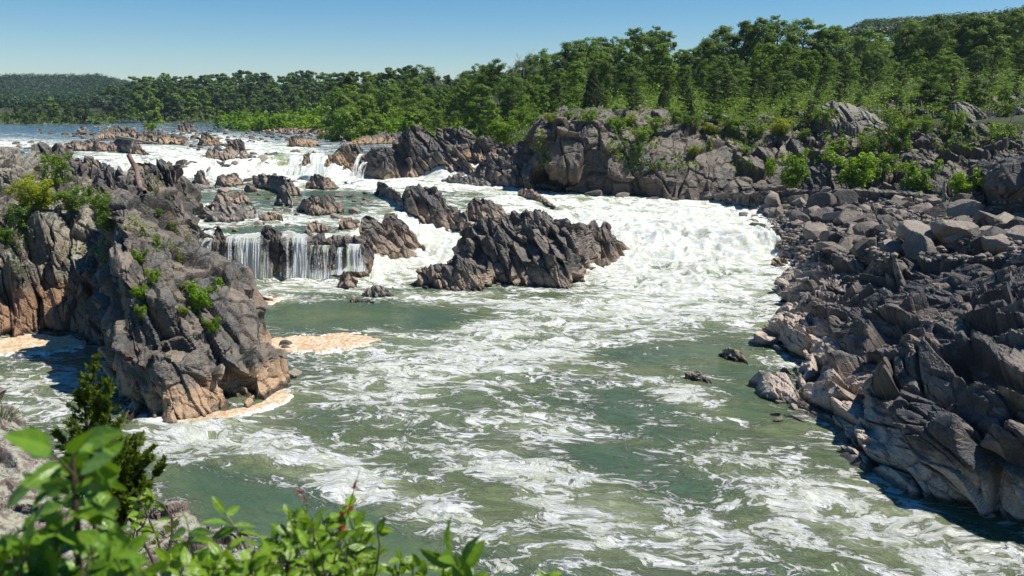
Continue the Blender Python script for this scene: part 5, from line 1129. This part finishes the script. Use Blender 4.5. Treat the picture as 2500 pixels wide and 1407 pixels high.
def leaves(name,specs,mat,parent,rg):
    Vs=[];Fs=[];ve=[];rn=[];b=0
    for (bs,tp,w,up,se) in specs:
        V,Fc,v=leafgeo(bs,tp,w,up,rg,serr=se,fold=rg.uniform(.1,.45),droop=rg.uniform(.02,.22)); Vs.append(V);Fs.append(Fc+b);ve.append(v);rn.append(np.full(len(V),rg.random()));b+=len(V)
    V=np.concatenate(Vs)-np.array(parent.location)
    o=mesh_np(name,V,np.concatenate(Fs),M[mat],smooth=True,attrs={'vein':np.concatenate(ve),'rnd':np.concatenate(rn)}); o.parent=parent; return o
def stems(name,segs,mat,parent,sides=6):
    V,Fc=tubes(segs,sides); o=mesh_np(name,V-np.array(parent.location),Fc,M[mat],smooth=True); o.parent=parent; return o
def rup(rg,k=.6): 
    u=np.array([0,-.45,1.])+rg.normal(size=3)*k; return u/np.linalg.norm(u)
rg=np.random.default_rng(900)
# broad-leaved seedling, lower left
A=empty('sapling',tuple(at(196,1480,1.75))); tag(A,'blurred sapling with large oval dark green leaves, nearest the viewer at lower left','sapling')
for _sg in [(np.array([at(196,1480,1.75),at(190,1300,1.75),at(180,1180,1.75),at(178,1110,1.75)]),[.009,.008,.006,.003]),
 (np.array([at(182,1190,1.75),at(215,1150,1.7),at(240,1120,1.7)]),[.004,.003,.002]),(np.array([at(180,1160,1.75),at(140,1120,1.72),at(120,1100,1.7)]),[.004,.003,.002])]: stems('stem',[_sg],'twig',A)
for (a,b,c,d) in [(125,1098,12,1062),(190,1092,286,1050),(190,1098,280,1106),(125,1118,72,1100),(150,1135,62,1185),(175,1172,205,1125),(152,1162,92,1180),(205,1150,258,1195),(222,1135,280,1170),(150,1180,72,1232),(165,1190,150,1160),(205,1170,252,1240),(180,1110,222,1040),(205,1140,270,1122),(178,1205,150,1240),(235,1180,312,1192),(150,1240,62,1262),(240,1260,285,1230),(60,1300,88,1245),(140,1350,70,1400)]:
    k=rg.uniform(1.6,1.95); k2=k+rg.uniform(-.08,.08); leaves('leaf',[(at(a,b,k),at(c,d,k2),rg.uniform(.48,.62),rup(rg,.45),0)],'nleafd',A,rg)
for _k in range(34):
    a,b=rg.uniform(70,290),rg.uniform(1080,1290); k=rg.uniform(1.65,2.0); th=rg.uniform(0,6.28); l=rg.uniform(45,85)
    leaves('leaf',[(at(a,b,k),at(a+l*math.cos(th),b+l*.7*math.sin(th),k+rg.uniform(-.06,.06)),rg.uniform(.48,.62),rup(rg,.45),0)],'nleafd' if _k%3 else 'nleaf',A,rg)
# leaf mass, bottom left
def mass(name,label,cat,reg,n,Dr,px,w,mat,seed,se=0.,topf=None,twigs=14,twmat='twig'):
    rg=np.random.default_rng(seed); x0,x1,y0,y1=reg; D0=sum(Dr)/2
    A=empty(name,tuple(at((x0+x1)/2,y1+40,D0))); tag(A,label,cat); sp=[];sg=[]
    tw=[]
    for k in range(twigs):
        x=rg.uniform(x0,x1); D=rg.uniform(*Dr); yt=(topf(x) if topf else y0)+rg.uniform(0,60); xb=x+rg.uniform(-90,90)
        ln=bend(at(xb,y1+90,D),at(x,yt,D),9,rg,.07); sg.append((ln,np.linspace(.0045,.0012,9)*D/2)); tw.append(ln)
    m=n//twigs
    for ln in tw:
        for q in range(m):
            t=rg.uniform(.15,1.)*(len(ln)-1); i=int(min(t,len(ln)-2)); b=ln[i]+(ln[i+1]-ln[i])*(t-i); L=rg.uniform(*px)*b[1]/F
            d=rdir(rg,1)[0]*np.array([1,.7,.55])+(ln[i+1]-ln[i])/np.linalg.norm(ln[i+1]-ln[i])*.5; d/=np.linalg.norm(d); c=b+d*L*.12
            sp.append((c,c+d*L,w*rg.uniform(.85,1.15),rup(rg,.5),se))
    stems('stem',sg,twmat,A,5); leaves('foliage',sp,mat,A,rg); return A
mass('leafy_shrub','dense blurred leafy shrub filling the bottom left corner','shrub',(-60,350,1270,1420),300,(1.5,2.3),(45,88),.6,'nleafd',911,twigs=26,topf=lambda x:np.interp(x,[-60,60,180,350],[1330,1290,1270,1300]))
mass('leafy_shrub','pale-green leafy shrub under the lichen stones, along the bottom edge','shrub',(260,760,1320,1420),300,(2.0,2.9),(36,66),.52,'nleaf',912,twigs=28,topf=lambda x:np.interp(x,[260,400,560,760],[1370,1345,1330,1300]))
mass('serrated_shrub','sunlit shrub with toothed ribbed leaves at bottom centre','shrub',(660,980,1260,1420),330,(2.4,3.2),(30,56),.58,'nleaf',913,se=.10,twigs=24,topf=lambda x:np.interp(x,[660,720,800,880,980],[1255,1222,1262,1240,1320]))
mass('serrated_shrub','low sunlit toothed-leaf shrub right of the bottom centre','shrub',(940,1140,1350,1425),110,(2.5,3.2),(28,50),.6,'nleaf',914,se=.10,twigs=8,topf=lambda x:1352)
# compound leaves
def compound(pts,D,lf,label):
    P=[at(x,y,D) for x,y in pts]; A=empty('compound_leaf_plant',tuple(P[0])); tag(A,label,'sapling'); stems('stalk',[(np.array(P),np.linspace(.0045,.002,len(P)))],'gstem',A)
    for (a,b,c,d,w) in lf: leaves('leaflet',[(at(a,b,D),at(c,d,D+rg.uniform(-.06,.06)),w,rup(rg,.3),0)],'nleafd' if rg.random()<.5 else 'nleaf',A,rg)
compound([(482,1420),(468,1340),(460,1290),(457,1272)],2.3,[(457,1275,443,1248,.5),(455,1300,400,1308,.42),(462,1300,512,1296,.42),(463,1325,405,1352,.42),(466,1322,520,1316,.42),(468,1350,412,1392,.4),(472,1350,530,1345,.42)],'stalk with paired oval leaflets at bottom, left of the tallest one')
compound([(640,1420),(600,1340),(575,1290),(548,1250)],2.4,[(549,1254,516,1210,.45),(551,1258,588,1234,.45),(562,1278,490,1272,.42),(570,1284,628,1278,.4),(573,1292,512,1312,.42),(580,1300,635,1300,.38),(590,1325,540,1345,.4),(596,1325,640,1330,.4)],'tallest stalk with paired oval leaflets at bottom, beside pale blue-grey stone')
# red-tipped shoots
def shoot(pts,D,label,redn,seed,lf=()):
    rg=np.random.default_rng(seed); P=[at(x,y,D) for x,y in pts]; A=empty('red_tipped_shoot',tuple(P[0])); tag(A,label,'shoot'); ln=resample(np.array(P),12); stems('stem',[(ln,np.linspace(.004,.0012,12))],'twig',A)
    sp=[]; 
    for k in range(redn):
        b=ln[rg.integers(6,12)]; d=rdir(rg,1)[0]*np.array([1,.5,.6])+np.array([0,0,.5]); d/=np.linalg.norm(d); sp.append((b,b+d*rg.uniform(.014,.028)*D/2.8,.45,rup(rg),0))
    leaves('red_leaves',sp,'red',A,rg)
    sp=[]
    for k in range(10):
        b=ln[rg.integers(1,8)]; d=rdir(rg,1)[0]*np.array([1,.6,.5])+np.array([0,0,.2]); d/=np.linalg.norm(d); sp.append((b,b+d*rg.uniform(.05,.085)*D/2.8,.5,rup(rg),.1))
    leaves('foliage',sp,'nleaf',A,rg)
shoot([(818,1430),(838,1290),(858,1220),(868,1180),(880,1142)],2.8,'slender shoot with red tip, the taller of two',8,921)
shoot([(690,1430),(725,1290),(752,1250),(745,1210),(735,1203)],2.8,'shorter red-tipped shoot left of the tall one',9,922)
shoot([(800,1430),(826,1330),(832,1270),(838,1240)],2.7,'leafy shoot with reddish seed clusters between the red-tipped ones',22,923)
mass('leafy_twig','large-leaved twig poking in from the bottom edge right of centre','shrub',(1040,1110,1345,1430),8,(2.2,2.4),(85,110),.5,'nleafd',924,twigs=1,topf=lambda x:1350)
mass('leafy_twig','small yellowish leafy twig at the bottom edge, farthest right','shrub',(1296,1345,1350,1425),18,(2.6,2.9),(24,44),.6,'nleaf',925,se=.1,twigs=1,topf=lambda x:1345)
mass('leafy_shrub','small bright plant tucked between juniper and pointed stone','shrub',(325,385,1190,1290),44,(4.6,5.),(24,40),.5,'nleaf',926,twigs=6,topf=lambda x:1195)
# juniper
def spray(Ps,Ds,L,n,rg,out,rad):
    """scale-leaf tufts along a branchlet line"""
    for _ in range(n):
        t=rg.random(); i=min(int(t*(len(Ps)-1)),len(Ps)-2); b=Ps[i]+(Ps[i+1]-Ps[i])*(t*(len(Ps)-1)-i); ax=(Ps[i+1]-Ps[i]); ax/=np.linalg.norm(ax)
        d=ax*.9+rdir(rg,1)[0]*.75; d/=np.linalg.norm(d); out.append((b+rdir(rg,1)[0]*rad*(1-t*.6),d))
def juniper(name,label,branches,D,seed,tuft=.035,dens=170,w=.06):
    rg=np.random.default_rng(seed); A=empty(name,tuple(at(*branches[0][0],D))); tag(A,label,'juniper'); segs=[];out=[]
    for br in branches:
        P=np.array([at(x,y,D+rg.uniform(-.25,.25)) for x,y in br]); ln=resample(P,14); segs.append((ln,np.linspace(.016,.003,14)))
        L=np.linalg.norm(ln[-1]-ln[0])
        for k in range(int(9+L*22)):
            i=rg.integers(2,13); a=ln[i]; ax=ln[min(i+1,13)]-ln[i]; ax/=np.linalg.norm(ax)+1e-9; d=ax*.9+rdir(rg,1)[0]*.8+np.array([0,0,.25]); d/=np.linalg.norm(d); l=w*rg.uniform(1.2,3.4)*(1.35-i/13)
            tw=np.array([a,a+d*l*.5,a+d*l+np.array([0,0,l*.12])]); segs.append((tw,[.003,.002,.0012])); spray(tw,None,l,int(dens*l*2.6),rg,out,.012)
        spray(ln[5:],None,L,int(60*L),rg,out,.014)
    C=np.array([o[0] for o in out]); Dd=np.array([o[1] for o in out]); n=len(C)
    U=Dd*tuft*rg.uniform(.6,1.2,(n,1)); a=rdir(rg,n); W=np.cross(Dd,a); W/=np.linalg.norm(W,axis=1,keepdims=True); W*=tuft*.16; W2=np.cross(Dd,W)
    V=np.stack([C-W,C+U*.5-W*.6+W2*.3,C+U,C+U*.5+W*1.2,C-W2,C+U*.5-W2*1.1,C+U*.97,C+U*.5+W2],1).reshape(-1,3); Fq=np.arange(8*n).reshape(2*n,4)
    o=mesh_np('foliage',V-np.array(A.location),Fq,M['jun'],attrs={'rnd':np.repeat(rg.random(n),8)}); o.parent=A
    stems('trunk',segs,'bark2',A,5)
M['jun']=leaf_mat('juniper_scales',(.075,.125,.012),(.20,.25,.02),trans=.25,rough=.6)
juniper('juniper','juniper with a tall narrow spire standing against the cove water',[[(232,1290),(226,1180),(222,1060),(228,960),(232,862)],[(226,1120),(200,1060),(172,1020)],[(226,1110),(250,1050),(268,930)],[(226,1150),(270,1080),(300,1025)],[(224,1060),(205,990),(196,960)],[(226,1030),(248,985),(262,955)],[(230,1180),(170,1100),(130,1060)],[(232,1200),(180,1160),(150,1130)],[(228,1000),(215,950),(212,925)]],5.6,931,dens=230,w=.045)
juniper('juniper','bushy dark juniper leaning right over the pointed stone',[[(260,1290),(290,1200),(330,1120),(345,1072)],[(262,1280),(310,1220),(360,1180),(392,1150)],[(256,1270),(270,1180),(300,1090),(315,1080)],[(258,1280),(255,1200),(270,1110)],[(262,1285),(320,1250),(372,1200)],[(255,1280),(235,1210),(215,1170)],[(262,1260),(300,1180),(355,1110)],[(262,1290),(300,1255),(350,1225)],[(256,1250),(262,1160),(288,1100)],[(262,1270),(320,1190),(340,1150)]],5.2,932,dens=420,w=.085)
# tufts of grass on the near ledge
def tuft(x,y,D,h,n,label,mat='nleaf'):
    rg=np.random.default_rng(int(x*7+y)); A=at(x,y,D); r=empty('grass_tuft',tuple(A)); tag(r,label,'grass tuft'); segs=[]
    for _ in range(n):
        a=rg.normal(size=2)*.35; segs.append((np.array([A+np.r_[rg.normal(size=2)*.03,-.02],A+np.r_[a*h*.4,h*.6],A+np.r_[a*h*1.1,h*rg.uniform(.7,1.1)]]),[.004,.003,.0008]))
    V,Fc=tubes(segs,3); o=mesh_np('blades',V-A,Fc,M[mat],smooth=False); o.parent=r
tuft(8,1068,10,.42,70,'green grass tuft at the left edge on the upper part of the near ledge')
tuft(15,1200,7,.22,60,'pale grass tuft at the left edge on the lower part of the near ledge')
tuft(85,1075,9.8,.16,40,'small reddish-green weed on the rim of the near ledge')
print('near',time.time()-T0)
# ---------- the air ----------
hz=bpy.data.materials.new('haze'); hz.use_nodes=True; _t=hz.node_tree; _t.nodes.clear(); _o=_t.nodes.new('ShaderNodeOutputMaterial'); _v=_t.nodes.new('ShaderNodeVolumePrincipled')
_v.inputs['Color'].default_value=(.62,.78,1.,1); _v.inputs['Density'].default_value=.000055; _v.inputs['Anisotropy'].default_value=0.0; _t.links.new(_v.outputs[0],_o.inputs['Volume'])
_V=np.array([(x,y,z) for z in (-8,175) for y in (-90,3350) for x in (-3800,3800)],float)
_h=mesh_np('haze',_V,np.array([(0,2,3,1),(4,5,7,6),(0,1,5,4),(2,6,7,3),(0,4,6,2),(1,3,7,5)]),hz); tag(_h,'thin bluish haze over the valley',kind='stuff')
for o in SC.objects:
    if o.get('label') and len(o['label'].split())>16: print('LONG',len(o['label'].split()),o['label'])
# ---------- light, sky, camera ----------
AZ,EL=math.radians(2),math.radians(60)   # azimuth from +X (right of the picture) towards +Y (away)
w=bpy.data.worlds.new('World'); SC.world=w; w.use_nodes=True; nt=w.node_tree
bg=nt.nodes['Background']; sk=nt.nodes.new('ShaderNodeTexSky'); sk.sky_type='NISHITA'; sk.sun_disc=False
sk.sun_elevation=EL; sk.sun_rotation=math.pi/2-AZ; sk.altitude=100; sk.air_density=1.; sk.dust_density=.05; sk.ozone_density=5.
hs=nt.nodes.new('ShaderNodeHueSaturation'); hs.inputs['Saturation'].default_value=1.4; nt.links.new(sk.outputs[0],hs.inputs['Color']); nt.links.new(hs.outputs[0],bg.inputs[0]); bg.inputs[1].default_value=.074
sd=bpy.data.lights.new('sun','SUN'); sd.energy=5.0; sd.angle=math.radians(.5); sd.color=(1.,.955,.88)
so=bpy.data.objects.new('sun',sd); COL.objects.link(so)
dv=Vector((math.cos(EL)*math.cos(AZ),math.cos(EL)*math.sin(AZ),math.sin(EL))); so.rotation_euler=dv.to_track_quat('Z','Y').to_euler(); so.location=(60,20,120)
cd=bpy.data.cameras.new('camera'); co=bpy.data.objects.new('camera',cd); COL.objects.link(co); SC.camera=co
cd.sensor_width=36; cd.lens=30*F/2083.33; cd.clip_end=6000; cd.clip_start=.05
co.location=(0,0,CAMZ); co.rotation_euler=(math.pi/2-TH,0,0)
cd.dof.use_dof=True; cd.dof.focus_distance=75; cd.dof.aperture_fstop=3.6
SC.view_settings.view_transform='Standard'; SC.view_settings.look='None'; SC.view_settings.gamma=1; SC.view_settings.exposure=0.5
cy=SC.cycles if hasattr(SC,'cycles') else None
SC.render.engine='CYCLES'; cy=SC.cycles
cy.max_bounces=7; cy.diffuse_bounces=3; cy.glossy_bounces=2; cy.transmission_bounces=3; cy.transparent_max_bounces=12; cy.volume_bounces=0
cy.use_denoising=True; cy.sample_clamp_indirect=8
try: cy.denoiser='OPENIMAGEDENOISE'
except Exception: pass
print('objects',len(SC.objects),time.time()-T0)
